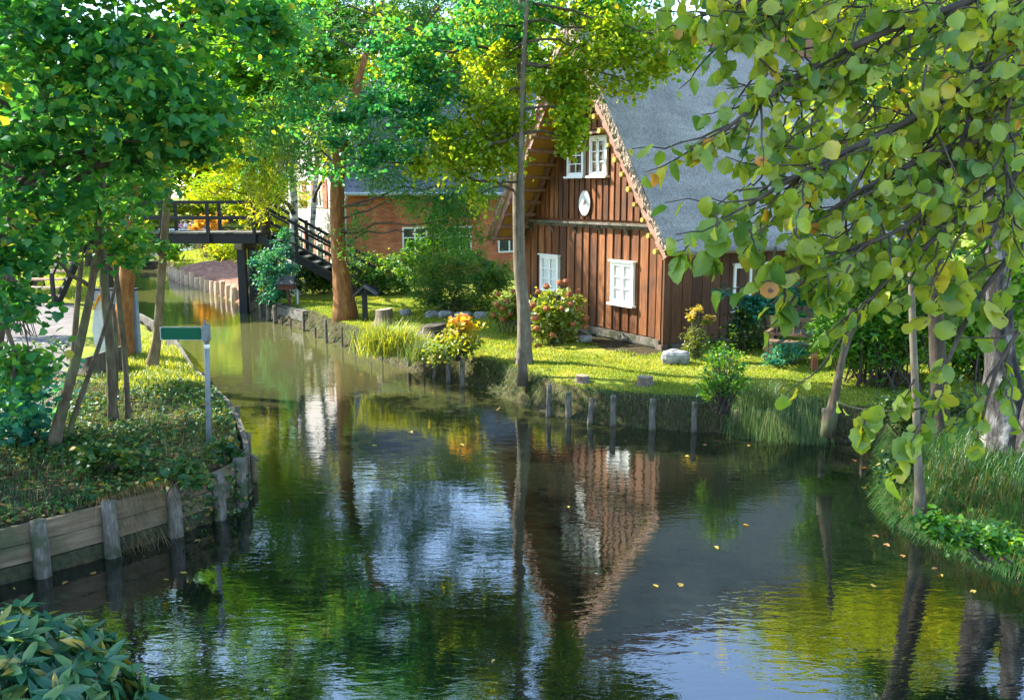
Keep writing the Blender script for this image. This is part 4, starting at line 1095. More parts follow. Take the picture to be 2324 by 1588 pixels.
g = G(); g.beam((0, .05, .34), tuple(b_ - a + np.array([0, .05, .33])), .10, .26); g.beam((.05, .25, .5), tuple(b_ - a + np.array([.05, .25, .49])), .3, .05)
o = g.build("edging_plank", M['wood_grey']); o.location = tuple(a); tag(o, "long grey plank edging the mown bank right of the bridge", "edging")

# ------------------------------------------------------------------ green sign on a post
b0 = Pg(476, 1008); topz = Q(471, 735, b0[1])[2]
sg_ = empty("street_sign", b0, "blank dark green sign on a grey steel post by the canal edge", "sign")
g = G(); hh = topz - b0[2]; g.tube([(-.02, 0, -.3), (.02, 0, hh * .5), (.05, 0, hh)], .036, 16); g.build("post", M['steel'], sg_, True)
g = G(); g.tube([(.038, 0, hh * .80), (.040, 0, hh * .835)], .039, 16); g.build("band", M['white'], sg_, True)
g = G(); zc = hh - .13; g.box((-.295, -.0, zc), (.575, .022, .178)); g.build("panel_border", M['gutter'], sg_)
g = G(); n = 6; pts_ = []
for cx_, cz_, a0 in ((-.575 + .03, zc + .058, 90), (-.575 + .03, zc - .058, 180), (-.015 - .03, zc - .058, 270), (-.015 - .03, zc + .058, 0)):
    for k in range(n + 1):
        an = R(a0 + 90 * k / n); pts_.append((cx_ + .024 * math.cos(an), -.0135, cz_ + .024 * math.sin(an)))
g.prism(pts_, (0, .027, 0)); g.build("panel", M['green_sign'], sg_)
g = G(); g.box((.025, 0, zc + .03), (.07, .03, .03)); g.box((.025, 0, zc - .04), (.07, .03, .03)); g.box((.044, -.005, zc), (.09, .088, .20)); g.beam((.02, -.02, zc + .13), (.05, -.02, zc + .19), .015, .02); g.build("bracket", M['steel'], sg_)

# grey metal panel and pointed board by the trees
b0 = Pg(255, 812)
gp = empty("metal_cabinet", b0, "blue grey sheet metal panel standing behind the left tree trunks", "panel")
l_, r_ = Q(206, 700, b0[1])[0] - b0[0], Q(301, 700, b0[1])[0] - b0[0]; tz = Q(255, 661, b0[1])[2] - b0[2]
g = G(); g.box(((l_ + r_) / 2, 0.25, tz / 2 - .05), (r_ - l_, .12, tz + .1)); g.box((r_ - .03, .17, tz / 2), (.07, .05, tz)); g.build("sheet", M['grey_panel'], gp)
g = G(); g.box(((l_ + r_) / 2, .25, tz + .015), (r_ - l_ + .04, .17, .04)); g.build("lid", M['wood_dark'], gp)
b1 = Pg(226, 815)
def bq(x, y): q_ = Q(x, y, b1[1] - .05); return (q_[0] - b1[0], 0, q_[2] - b1[2])
bb = empty("pointed_board", (b1[0], b1[1] - .05, b1[2]), "pale pointed board with orange edging leaning by the left trunks", "board")
outl = [bq(x, y) for x, y in ((228, 672), (236, 704), (240, 760), (240, 815), (224, 815), (213, 775), (209, 745), (213, 703))]
g = G(); g.prism(outl, (0, .04, 0)); g.build("board", M['pale_board'], bb)
g = G(); g.beam(np.array(bq(212, 702)) + [0, -.012, 0], np.array(bq(227, 668)) + [0, -.012, 0], .03, .07, 0, up=(0, 1, 0)); g.beam(np.array(bq(237, 704)) + [0, -.014, 0], np.array(bq(227, 668)) + [0, -.014, 0], .03, .05, 0, up=(0, 1, 0)); g.build("edging", M['orange'], bb)
# old stump in front
def stump(x, y, rad, hgt, lab, mat='stump', seed=0, lean=0.0, cut=True):
    b0 = Pg(x, y); rng = np.random.default_rng(seed); g = G(); n = 18
    root = empty("tree_stump", b0, lab, "stump")
    prof = [(-.15, 1.5), (.04, 1.32), (.15, 1.08), (.5, .98), (1.0, .94)]
    vs = []; wob = 1 + .10 * np.sin(np.arange(n) * 2 * math.pi / n * 3 + seed) + rng.uniform(-.05, .05, n)
    for zf, k in prof:
        for j in range(n):
            th = 2 * math.pi * j / n; kk = k * (wob[j] if k > 1 else 1 + (wob[j] - 1) * .5); zz = zf * hgt + (math.cos(th) * lean * rad if zf == 1.0 else 0)
            vs.append((rad * kk * math.cos(th), rad * kk * math.sin(th), zz))
    fs = []
    for i in range(len(prof) - 1):
        for j in range(n): fs.append((i * n + j, i * n + (j + 1) % n, (i + 1) * n + (j + 1) % n, (i + 1) * n + j))
    g.add(vs, fs); g.build("trunk", M[mat], root, True)
    g = G(); k0 = (len(prof) - 1) * n
    g.add([vs[k0 + j] for j in range(n)] + [(0, 0, hgt + .004)], [(j, (j + 1) % n, n) for j in range(n)]); g.build("cut_face", M['cutface'] if cut else M['bark_dark'], root)
    return root
stump(238, 842, .42, .38, "dark rotten stump under the blue grey panel", 'bark_dark', 3, .3, False)
stump(873, 737, .23, .42, "tall cut stump behind the sedge clump", 'stump', 5, .12)
stump(983, 757, .34, .22, "low wide stump in shade left of the orange leaved bush", 'bark_dark', 6, .1, False)
stump(1321, 866, .13, .12, "small cut stump in the sunny lawn near the riverside tree", 'stump', 7)
stump(1463, 872, .15, .15, "small cut stump in the lawn below the house corner", 'stump', 8)

# ------------------------------------------------------------------ roofed posts, bench, rocks
b0 = Pg(659, 694)
bx_ = empty("roofed_box", b0, "small red brown box with shingled roof on a leaning post by the birches", "feeder")
s_ = b0[1] / F_PX
g = G(); g.beam((0, 0, -.1), (-.08, 0, .55), .09, .07); g.build("post", M['box_wood'], bx_)
g = G(); g.box((-.09, 0, .62), (.48, .3, .2)); g.build("box", M['box_wood'], bx_)
g = G(); g.prism([(-.38, -.3, .70), (.22, -.3, .70), (.16, .0, .92), (-.33, .0, .92)], (0, 0, .03)); g.prism([(-.38, .3, .70), (.22, .3, .70), (.16, .0, .92), (-.33, .0, .92)], (0, 0, .03)); g.build("roof", M['roofing'], bx_)
g = G(); g.tube([(.22, .1, -.1), (.22, .1, .5)], .035, 8); g.build("pole", M['gutter'], bx_)
b0 = Pg(829, 729)
rp_ = empty("roofed_post", b0, "dark square post with a small pitched roof beside the brown tree", "post")
g = G(); g.box((0, 0, .34), (.13, .13, .9)); g.build("post", M['wood_dark'], rp_)
g = G(); g.prism([(-.32, -.22, .72), (0, -.22, 1.0), (.36, -.22, .76), (.36, -.22, .72), (.0, -.22, .95), (-.30, -.22, .68)], (0, .44, 0)); g.build("roof", M['roofing'], rp_)
# bench beside the house side wall
b0 = Pg(1733, 826)
bn = empty("garden_bench", b0, "weathered wooden garden bench half hidden by shrubs at the house", "bench", rz=R(-27))
g = G()
for k in range(4): g.box((.78, .10 + k * .11, .44), (1.6, .095, .03))
g.build("seat", M['bench'], bn)
g = G(); g.box((.78, .56, .88), (1.6, .04, .09)); g.box((.78, .54, .56), (1.6, .04, .06))
for k in range(9): g.beam((.12 + k * .165, .55, .56), (.16 + k * .165 + .05 * math.sin(k * 2), .56, .86), .05, .025)
g.build("backrest", M['bench'], bn)
for x_ in (0.03, 1.53):
    g = G(); g.box((x_, .07, .32), (.07, .07, .68)); g.build("leg", M['bench'], bn)
    g = G(); g.beam((x_, .53, -.03), (x_, .58, .92), .07, .07); g.build("leg", M['bench'], bn)
    g = G(); g.box((x_, .3, .655), (.075, .56, .035)); g.build("armrest", M['bench'], bn)
b0 = Pg(1847, 842)
g = G(); g.box((0, 0, .08), (.1, .1, .5)); o = g.build("garden_post", M['red_post']); o.location = tuple(b0); tag(o, "short red brown post in the lawn right of the bench", "post")

def rock(x, y, sx, sy, sz, lab, seed, cat="rock", grp=None):
    b0 = Pg(x, y); rng = np.random.default_rng(seed); g = G(); nu, nv = 14, 8; vs = []
    ph = rng.uniform(0, 6, 6)
    for i in range(nv + 1):
        th = math.pi * i / nv
        for j in range(nu):
            a = 2 * math.pi * j / nu
            d = np.array([math.sin(th) * math.cos(a), math.sin(th) * math.sin(a), math.cos(th)])
            k = 1 + .13 * math.sin(3 * a + ph[0]) * math.sin(th) + .1 * math.sin(2 * th + ph[1]) + rng.uniform(-.06, .06)
            e = np.sign(d) * np.abs(d) ** .7 * k
            vs.append((e[0] * sx, e[1] * sy, e[2] * sz + sz * .6))
    fs = [(i * nu + j, i * nu + (j + 1) % nu, (i + 1) * nu + (j + 1) % nu, (i + 1) * nu + j) for i in range(nv) for j in range(nu)]
    g.add(vs, fs); o = g.build("fieldstone", M['stone']); o.location = tuple(b0); return tag(o, lab, cat, grp)
rock(1532, 822, .27, .2, .16, "light grey boulder at the house corner beside the goldenrod", 1)
for i, (x, y, s_, lab) in enumerate(((921, 716, .17, "pale tilted stone at the left end of the bamboo bed edging"), (980, 719, .2, "round grey stone edging the bamboo bed, second from left"), (1010, 720, .19, "grey stone in the middle of the bamboo bed edging"), (1052, 722, .22, "broad grey stone right of the middle of the bamboo bed edging"), (1090, 722, .2, "shaded stone at the right end of the bamboo bed edging"))):
    rock(x, y, s_, .16, .11, lab, 10 + i, "stone", "stones edging the bamboo bed")
rock(1330, 775, .17, .13, .09, "small grey stone in front of the gable near the red flowered shrub", 31)

# ------------------------------------------------------------------ people in a punt far up the canal
pb = P(432, 530)
pt = empty("punt_boat", pb, "green and white punt carrying passengers far beyond the footbridge", "boat")
g = G(); hullp = [(-3.2, .0, .45), (-2.6, -.75, .42), (2.6, -.75, .42), (3.2, 0, .45), (2.6, .75, .42), (-2.6, .75, .42)]
g.add([(x * .9, y * .8, -.1) for x, y, z in hullp] + hullp, [(0, 1, 7, 6), (1, 2, 8, 7), (2, 3, 9, 8), (3, 4, 10, 9), (4, 5, 11, 10), (5, 0, 6, 11), (5, 4, 3, 2, 1, 0)])
g.build("hull", M['green_sign'], pt)
g = G()
for i in range(6): g.beam(hullp[i], hullp[(i + 1) % 6], .1, .08)
g.build("gunwale", M['white'], pt)
CL = {}
for nme, c in (("pink", (.6, .2, .24)), ("white", (.7, .7, .7)), ("grey", (.22, .25, .32)), ("red", (.55, .05, .06)), ("navy", (.04, .06, .14))):
    CL[nme] = surf(nme + " cloth", [(.3, tuple(v * .85 for v in c)), (.7, c)], nscale=8, rough=.9, bump=0)
M['skin'] = surf("skin", [(.3, (.5, .3, .22)), (.7, (.6, .38, .29))], nscale=8, rough=.6, bump=0)
M['hair'] = surf("hair", [(.3, (.05, .03, .02)), (.7, (.2, .14, .09))], nscale=8, rough=.8, bump=0)
def seated(x, y, z, col, trous, lab, rz, hair=True):
    root = empty("person", (x, y, z), lab, "person", "passengers in the punt", rz)
    def skinned(nm, nodes, edges, mt):
        me = bpy.data.meshes.new(nm); me.from_pydata([n_[:3] for n_ in nodes], edges, []); o = bpy.data.objects.new(nm, me); COL.objects.link(o); o.parent = root
        md = o.modifiers.new("skin", 'SKIN'); md.use_smooth_shade = True
        for v_, n_ in zip(me.skin_vertices[0].data if me.skin_vertices else [], nodes): v_.radius = (n_[3], n_[3])
        sb = o.modifiers.new("sub", 'SUBSURF'); sb.levels = 1; sb.render_levels = 1
        me.materials.append(mt); return o
    bm_nodes = [(0, 0, .12, .15), (0, .0, .36, .15), (0, .01, .56, .12), (0, 0, .66, .05), (0, -.02, .78, .10), (0, -.03, .88, .085),
                (-.17, 0, .55, .06), (-.24, -.08, .34, .045), (-.14, -.26, .25, .035), (.17, 0, .55, .06), (.24, -.08, .34, .045), (.14, -.26, .25, .035),
                (-.10, -.38, .13, .075), (-.10, -.42, -.25, .05), (.10, -.38, .13, .075), (.10, -.42, -.25, .05)]
    ed = [(0, 1), (1, 2), (2, 3), (3, 4), (4, 5), (2, 6), (6, 7), (7, 8), (2, 9), (9, 10), (10, 11), (0, 12), (12, 13), (0, 14), (14, 15)]
    me = bpy.data.meshes.new("body"); me.from_pydata([n_[:3] for n_ in bm_nodes], ed, [])
    o = bpy.data.objects.new("body", me); COL.objects.link(o); o.parent = root
    md = o.modifiers.new("skin", 'SKIN'); md.use_smooth_shade = True
    sv_ = me.skin_vertices[0].data if len(me.skin_vertices) else None
    if sv_ is not None:
        for v_, n_ in zip(sv_, bm_nodes): v_.radius = (n_[3], n_[3])
        sv_[0].use_root = True
    me.materials.append(M['skin'])
    g = G(); g.tube([(0, 0, .03), (0, 0, .3), (0, .0, .52), (0, 0, .63)], [.18, .185, .19, .07], 12); 
    for sx in (-1, 1): g.tube([(sx * .16, 0, .57), (sx * .23, -.05, .42), (sx * .25, -.09, .33)], [.08, .07, .06], 8)
    g.build("shirt", CL[col], root, True)
    g = G()
    for sx in (-1, 1): g.tube([(sx * .09, 0, .1), (sx * .1, -.38, .14), (sx * .1, -.43, -.05), (sx * .1, -.43, -.25)], [.1, .09, .075, .065], 8)
    g.build("trousers", CL[trous], root, True)
    g = G(); g.tube([(0, .01, .80), (0, .0, .88), (0, 0, .95), (0, 0, .985)], [.118, .12, .09, .03], 10); g.build("hair", M['hair'] if hair else CL['white'], root, True)
    return root
pz = pb[2] + .28
for i, (dx, dy, c, t, lab) in enumerate(((-.9, .1, 'pink', 'navy', "passenger in a pink top seated at the left end of the punt"), (-.35, -.2, 'white', 'grey', "passenger in white seated left of the punt's middle"), (.25, .15, 'grey', 'navy', "passenger in a grey top seated in the middle of the punt"), (.75, -.15, 'red', 'navy', "passenger in a red top seated right of the punt's middle"), (1.4, .1, 'navy', 'grey', "passenger in a dark top seated at the right end of the punt"))):
    seated(pb[0] + dx, pb[1] + dy, pz + .12, c, t, lab, R([20, -30, 10, 60, -15][i]))

# ------------------------------------------------------------------ trees
def bb_(x, y, Yd, rx, ry, rd, nc, per, cr):
    c = Q(x, y, Yd); return (c, (rx / F_PX * Yd, rd, ry / F_PX * Yd), nc, per, cr)
def trunk_px(pts):
    return [(*Q(x, y, Yd), r) for x, y, Yd, r in pts]
def rooted(pts):
    """first point sits on the ground"""
    x, y, r = pts[0]; b0 = Pg(x, y); out = [(*b0, r)]
    for q_ in pts[1:]:
        dy = q_[3] if len(q_) > 3 else 0
        out.append((*Q(q_[0], q_[1], b0[1] + dy), q_[2]))
    return out
YL = 10.0
# big broad-leaved tree over the left bank
tree("broadleaf_tree", "large broad leaved tree whose dark green leaves hang over the left bank", trunk_px([(-60, 1105, 10, .12), (20, 520, 10, .085), (82, 290, 9.9, .07), (130, 60, 9.8, .05), (150, -260, 9.8, .035)]),
     [bb_(70, 80, 9.3, 190, 120, .9, 19, 44, .29), bb_(270, 70, 9.4, 180, 120, .9, 19, 44, .29), bb_(110, 240, 8.9, 170, 100, .8, 15, 42, .36), bb_(320, 200, 9.2, 150, 95, .8, 15, 42, .34),
      bb_(425, 285, 9.2, 85, 75, .6, 12, 46, .26), bb_(470, 330, 9.2, 40, 40, .3, 5, 22, .2), bb_(50, 390, 8.9, 110, 95, .7, 9, 38, .28), bb_(215, 350, 9.5, 130, 70, .7, 9, 36, .3), bb_(440, 70, 9.8, 150, 100, .8, 14, 42, .27),
      bb_(570, 40, 10.2, 80, 60, .6, 9, 46, .28), bb_(20, 560, 8.8, 70, 90, .5, 9, 44, .28), bb_(120, 470, 9.6, 60, 50, .5, 5, 30, .26), bb_(22, 720, 8.8, 36, 70, .4, 6, 34, .24),
      bb_(30, 860, 9.0, 70, 90, .5, 8, 40, .26),
      bb_(150, -200, 9.6, 380, 200, 1.6, 40, 50, .5), bb_(-350, 200, 9.8, 260, 380, 1.6, 40, 46, .5), bb_(-500, 500, 10.5, 200, 320, 1.6, 26, 44, .5),
      ((-8.2, 7.0, 6.4), (2.0, 1.8, 1.5), 34, 50, .55), ((-7.2, 11.5, 8.6), (2.4, 2.0, 1.4), 40, 50, .55), ((-4.4, 12.6, 8.9), (2.2, 1.7, 1.3), 34, 50, .55), ((-10.5, 13.5, 8.0), (2.2, 2.0, 1.6), 34, 50, .55), ((-11, 9, 8.5), (2.2, 2.0, 1.8), 34, 50, .55), ((-10.2, 12.4, 5.2), (1.8, 1.6, 1.6), 34, 56, .5), ((-8.8, 10.2, 4.6), (1.5, 1.4, 1.3), 30, 56, .5), ((-12.5, 14.6, 7.0), (2.0, 1.6, 1.6), 32, 56, .55), ((-8.6, 13.6, 6.2), (1.5, 1.3, 1.2), 26, 56, .5), ((-6.6, 8.2, 4.4), (1.0, 1.0, .9), 18, 56, .4), ((-3.2, 6.0, 9.4), (2.0, 1.3, 1.4), 44, 60, .5), ((-5.8, 7.2, 11.4), (2.2, 1.5, 1.5), 44, 60, .5), ((-1.2, 5.2, 8.6), (1.4, 1.0, 1.0), 24, 60, .45), ((-8.4, 8.0, 12.4), (2.0, 1.5, 1.5), 30, 60, .5)],  # crown masses out of frame, added to shade bank, water and hazel
     'lobed', .098, 'shade', 'bark_dark', 21, dens=1.3, twigs=.6, up=.35, droop=.7, tint_shift=-.02)
# slim trunks of the left bank
tree("slim_tree", "slim dark trunk leaning right across the left bank, ivy at its foot", rooted([(118, 1015, 0.078), (150, 900, 0.066), (182, 780, 0.058), (208, 660, 0.047), (225, 520, 0.039), (240, 330, 0.031)]),
     [bb_(180, 500, 11.9, 140, 80, .8, 16, 40, .34), bb_(270, 560, 12.2, 50, 40, .5, 6, 26, .26), bb_(60, 570, 11.6, 70, 50, .6, 8, 30, .28)], 'lobed', .092, 'shade', 'bark', 22, dens=1.3, twigs=.4, up=.35, droop=.6,
     extra_trunks=[rooted([(150, 1000, 0.039), (190, 880, 0.035), (235, 760, 0.027), (262, 650, 0.020)])])
tree("slim_tree", "pale rough barked trunk in the middle of the left bank clump", rooted([(256, 955, 0.066), (252, 800, 0.062), (240, 690, 0.066), (232, 560, 0.062), (215, 430, 0.047), (205, 250, 0.039)]),
     [bb_(240, 420, 13.2, 150, 80, .9, 18, 46, .36), bb_(360, 330, 13.4, 80, 50, .6, 8, 30, .3), bb_(80, 460, 13.3, 130, 70, .9, 12, 38, .36)], 'lobed', .092, 'shade', 'bark', 23, dens=1.3, twigs=.4, up=.35, droop=.55,
     extra_trunks=[rooted([(262, 905, 0.039), (264, 760, 0.039), (255, 690, 0.035)])])
tree("slim_tree", "thin sapling trunk right of the rough barked trunk on the left bank", rooted([(291, 950, 0.043), (284, 800, 0.039), (270, 690, 0.039), (262, 590, 0.035), (245, 520, 0.027), (235, 420, 0.020)]),
     [bb_(270, 450, 13.4, 50, 40, .5, 5, 24, .26)], 'lobed', .09, 'shade', 'bark', 24, twigs=.4, up=.35, droop=.5)
tree("slim_tree", "thin upright trunk between the sunny path and the leaning trunks", rooted([(165, 850, 0.058), (170, 750, 0.055), (180, 640, 0.047), (190, 520, 0.039), (170, 350, 0.031)]),
     [bb_(150, 420, 16.5, 130, 90, 1.0, 14, 46, .42), bb_(60, 530, 16.2, 90, 50, .9, 9, 36, .4)], 'lobed', .13, 'green', 'bark', 25, twigs=.4)
tree("brown_trunk_tree", "thick orange brown trunk behind the blue grey panel", rooted([(276, 812, .20), (283, 700, .165), (291, 590, .14), (297, 500, .12), (305, 380, .09), (310, 200, .06)]),
     [bb_(250, 330, 18.5, 130, 90, 1.3, 22, 60, .5), bb_(420, 260, 18.8, 110, 80, 1.1, 16, 56, .45), bb_(120, 330, 18.5, 120, 90, 1.2, 16, 56, .5)], 'lobed', .115, 'green', 'bark_brown', 26, dens=1.35, twigs=.4)
tree("leaning_tree", "smooth curved trunk leaning over the canal near the green sign", rooted([(343, 834, .095), (358, 770, .085), (362, 690, .08), (369, 590, .076), (377, 480, .07), (386, 370, .062), (392, 250, .05), (398, 120, .035)]),
     [bb_(420, 180, 17.4, 120, 70, 1.0, 14, 54, .4), bb_(560, 90, 18.0, 130, 70, 1.0, 16, 60, .42), bb_(300, 120, 17.4, 110, 80, 1.0, 14, 54, .42), bb_(385, 560, 17.3, 22, 26, .3, 3, 14, .16), bb_(330, 540, 17.0, 40, 22, .3, 4, 18, .2)], 'lobed', .115, 'maple', 'bark_olive', 27, dens=1.35, twigs=.45)
# riverside alder in the middle
b0 = Pg(1186, 842)
def aq(x, y, dy=0.0): return Q(x, y, b0[1] + dy)
AT = [(*b0, .165), (*aq(1192, 790), .138), (*aq(1189, 700), .13), (*aq(1176, 590), .12), (*aq(1177, 400), .112), (*aq(1181, 250), .105), (*aq(1186, 60), .10), (*aq(1188, -250), .08), (*aq(1192, -650), .05)]
YA = b0[1]
tree("alder_tree", "tall straight grey trunk of the alder on the lawn bank left of the house", AT,
     [bb_(980, 200, YA - .3, 120, 60, .8, 17, 76, .29), bb_(880, 290, YA - .5, 110, 85, .8, 20, 78, .30), bb_(790, 360, YA - .6, 70, 60, .5, 9, 60, .26), bb_(740, 260, YA - .3, 90, 60, .6, 10, 60, .3), bb_(1110, 60, YA - .4, 150, 70, .9, 20, 78, .31), bb_(1290, 45, YA - .2, 130, 65, .8, 18, 85, .34),
      bb_(920, 120, YA - .3, 130, 80, .9, 18, 80, .36), bb_(1420, 20, YA, 110, 60, .8, 12, 70, .34),
      ((-2.6, 16.2, 8.4), (1.6, 1.6, .9), 30, 70, .45), ((-1.2, 15.0, 10.2), (1.8, 1.5, 1.2), 34, 70, .45), ((1.6, 15.6, 9.2), (1.5, 1.5, 1.2), 26, 70, .45), ((-4.0, 16.6, 7.0), (1.0, 1.2, .8), 16, 70, .4), bb_(1180, -220, YA, 330, 150, 2.2, 50, 70, .5), bb_(1180, -520, YA, 260, 180, 2.0, 40, 70, .5), bb_(1250, -900, YA - .5, 200, 180, 1.6, 24, 70, .5)],
     'round', .09, 'alder', 'bark_grey', 31, dens=1.25, nside=14, twigs=.35, up=.35, droop=.5, flare=1.5, limb_r=.13, k_up=.06)
# smaller tree behind it, sunlight put into its leaf colour, whose sprays hang before the gable
bq0 = Pg(1186, 846)
tree("sunlit_tree", "sunlit yellow green tree whose sprays hang in front of the gable", [(*bq0, .08), (*Q(1184, 640, bq0[1]), .06), (*Q(1180, 400, bq0[1]), .05), (*Q(1186, 150, bq0[1]), .045), (*Q(1200, -60, bq0[1]), .04), (*Q(1230, -200, bq0[1]), .025)],
     [bb_(1110, 240, 17.6, 80, 70, .7, 22, 75, .3), bb_(1070, 320, 17.6, 80, 55, .6, 24, 75, .28), bb_(1000, 380, 17.7, 70, 40, .5, 12, 55, .25), bb_(1130, 340, 17.8, 40, 50, .4, 10, 50, .25), bb_(1285, 165, 17.6, 50, 60, .6, 15, 85, .26), bb_(1298, 250, 17.3, 36, 56, .35, 14, 70, .2), bb_(1292, 310, 17.3, 30, 26, .3, 8, 50, .18), bb_(1360, 120, 17.4, 90, 70, .7, 22, 90, .3), bb_(1470, 110, 17.4, 75, 60, .6, 15, 75, .28), bb_(1440, 190, 17.3, 50, 36, .4, 7, 46, .22), bb_(1550, 105, 17.2, 36, 50, .4, 8, 50, .22), bb_(1140, 150, 18.0, 60, 60, .6, 10, 60, .28), bb_(1310, 40, 17.8, 150, 60, .8, 16, 70, .34), bb_(1090, 440, 17.7, 40, 24, .3, 4, 34, .2)],
     'round', .085, 'alder_sun', 'bark_grey', 32, dens=1.15, twigs=.22, up=.3, droop=.6, limb_r=.11, hang=.25, k_up=-.35)
# brown trunk with fine leaves
tree("pinnate_tree", "thick orange brown leaning trunk with feathery foliage near the bank", rooted([(786, 724, .27), (776, 640, .225), (766, 540, .205), (764, 430, .19), (770, 340, .19), (800, 240, .12), (830, 120, .08)]),
     [bb_(720, 250, 24.6, 110, 90, 1.4, 26, 130, .5), bb_(640, 330, 25.5, 90, 70, 1.2, 20, 110, .45), bb_(860, 380, 24.4, 110, 55, 1.1, 18, 100, .4), bb_(830, 280, 25, 90, 70, 1.2, 16, 110, .45), bb_(1000, 450, 24.2, 90, 36, .8, 12, 90, .36), bb_(1050, 500, 24.0, 50, 40, .5, 8, 80, .32), bb_(810, 520, 24.6, 40, 60, .5, 8, 60, .3), bb_(950, 330, 25, 100, 60, 1.0, 14, 100, .42), bb_(1040, 450, 24.3, 60, 36, .6, 10, 90, .34), bb_(1090, 420, 24.3, 50, 30, .6, 7, 80, .32), bb_(1010, 520, 24.2, 40, 24, .5, 5, 70, .3), ((-2.4, 27.0, 6.7), (1.4, 1.2, .8), 16, 170, .45), ((-.6, 27.6, 7.4), (1.5, 1.2, .9), 18, 170, .45), ((-3.0, 27.2, 8.6), (1.7, 1.5, 1.2), 26, 190, .5), ((-1.2, 27.8, 9.6), (1.7, 1.4, 1.3), 26, 190, .5), ((-4.6, 26.6, 9.6), (1.7, 1.4, 1.2), 26, 190, .5), ((-2.6, 27.5, 11.2), (2.0, 1.4, 1.2), 26, 190, .5), ((-5.4, 25.0, 8.2), (1.5, 1.3, 1.0), 16, 110, .5), ((.4, 29.2, 10.4), (1.8, 1.3, 1.3), 26, 190, .5), ((-1.5, 29.4, 12.4), (1.9, 1.3, 1.4), 26, 190, .5), ((-3.9, 29.2, 13.2), (2.0, 1.3, 1.4), 26, 190, .5), ((2.6, 30, 11.8), (1.6, 1.3, 1.3), 20, 170, .5)],
     'willow', .15, 'fine', 'bark_brown', 41, nside=14, twigs=.3, up=.3, droop=.8, flare=1.5, hang=.5, limb_r=.13, k_up=.1)
# birches
tree("birch_tree", "upright white birch trunk with dark scars beside the bridge stairs", rooted([(672, 668, .165), (670, 600, .16), (668, 500, .15), (664, 420, .14), (660, 330, .12), (655, 160, .08)]),
     [bb_(620, 300, 28, 90, 70, 1.4, 20, 110, .5), bb_(690, 200, 28, 90, 80, 1.4, 18, 110, .5), bb_(600, 400, 28, 50, 60, .9, 12, 80, .42)], 'willow', .17, 'sunny', 'bark_birch', 42, twigs=.3, up=.25, droop=.9, hang=.9)
tree("birch_tree", "slender white birch trunk leaning right behind the roofed box", rooted([(697, 640, .13), (705, 560, .12), (712, 470, .11), (718, 400, .105), (722, 320, .09), (730, 160, .06)]),
     [bb_(760, 180, 29, 90, 90, 1.4, 18, 110, .5), bb_(730, 300, 29, 60, 60, 1.0, 10, 90, .45)], 'willow', .17, 'sunny', 'bark_birch', 43, twigs=.3, up=.25, droop=.9, hang=.8)
# maple crown above the canal
mb = Pg(640, 640)
tree("maple_tree", "tall maple with bright green layered foliage behind the bridge stairs", [(*Pg(615, 655), .2), (*Q(600, 500, 29.5), .17), (*Q(590, 300, 29), .14), (*Q(585, 100, 28), .1), (*Q(590, -120, 27), .06)],
     [bb_(520, 160, 26.5, 130, 50, 1.6, 26, 120, .5), bb_(640, 110, 26.5, 130, 60, 1.6, 30, 120, .5), bb_(720, 60, 27, 120, 60, 1.5, 24, 120, .5), bb_(560, 270, 27.5, 120, 50, 1.5, 18, 110, .48), bb_(590, 20, 27, 150, 60, 1.8, 24, 120, .5), bb_(700, 170, 27, 80, 50, 1.3, 14, 110, .46), bb_(470, 60, 27, 110, 60, 1.4, 16, 110, .5), bb_(460, 300, 27.8, 90, 50, 1.3, 14, 110, .48), bb_(420, 190, 28, 90, 50, 1.4, 16, 110, .48), ((-7.4, 29.6, 10.6), (1.9, 1.3, 1.3), 22, 90, .5), ((-9.6, 29.4, 9.8), (1.8, 1.3, 1.3), 20, 90, .5), ((-5.6, 30.2, 12.4), (1.9, 1.3, 1.3), 20, 90, .5), ((-8.4, 30, 12.6), (1.8, 1.3, 1.2), 18, 90, .5)],
     'lobed', .13, 'maple', 'bark_dark', 44, dens=1.45, twigs=.35, up=.65, droop=.15, flat=.3)

# trees of the right bank
tree("slim_tree", "smooth brown young trunk on the grassy right bank in front of the shrubs", rooted([(2090, 1145, .06), (2083, 1050, .047), (2078, 900, .043), (2072, 760, .04), (2068, 640, .036), (2062, 420, .03), (2055, 150, .02)]),
     [bb_(2050, 300, 10.4, 200, 110, .8, 14, 42, .34), bb_(2200, 200, 10.4, 160, 110, .8, 12, 42, .34), bb_(2060, -150, 10.4, 300, 200, 1.4, 26, 44, .5)], 'round', .10, 'hazel', 'bark_grey', 51, twigs=.4, up=.3, droop=.7)
tree("slim_tree", "dark thick trunk behind the smooth young trunk on the right bank", rooted([(2136, 1010, .12), (2132, 900, .11), (2126, 760, .105), (2122, 620, .10), (2118, 400, .08), (2110, 100, .05)]),
     [bb_(2150, 420, 13.5, 170, 90, .9, 16, 60, .4), bb_(2280, 330, 13.5, 120, 110, .9, 12, 56, .4), bb_(2120, -60, 13.2, 240, 160, 1.4, 26, 50, .5)], 'oval', .11, 'green', 'bark_dark', 52, twigs=.4)
tree("birch_tree", "thick old birch foot with peeling black and white bark at the right edge", rooted([(2290, 1035, .29), (2283, 960, .24), (2274, 880, .20), (2268, 760, .15), (2262, 500, .12), (2250, 100, .08)]),
     [bb_(2300, 150, 11.5, 140, 140, 1.0, 16, 60, .4), bb_(2250, -200, 11.5, 200, 160, 1.2, 18, 60, .45), bb_(2480, 300, 11.5, 130, 240, 1.2, 14, 60, .45)], 'oval', .085, 'green', 'bark_old', 53, twigs=.3, nside=18, flare=1.3, jit=.07,
     extra_trunks=[rooted([(2345, 1045, .2), (2350, 940, .17), (2372, 800, .13), (2400, 500, .09)])])
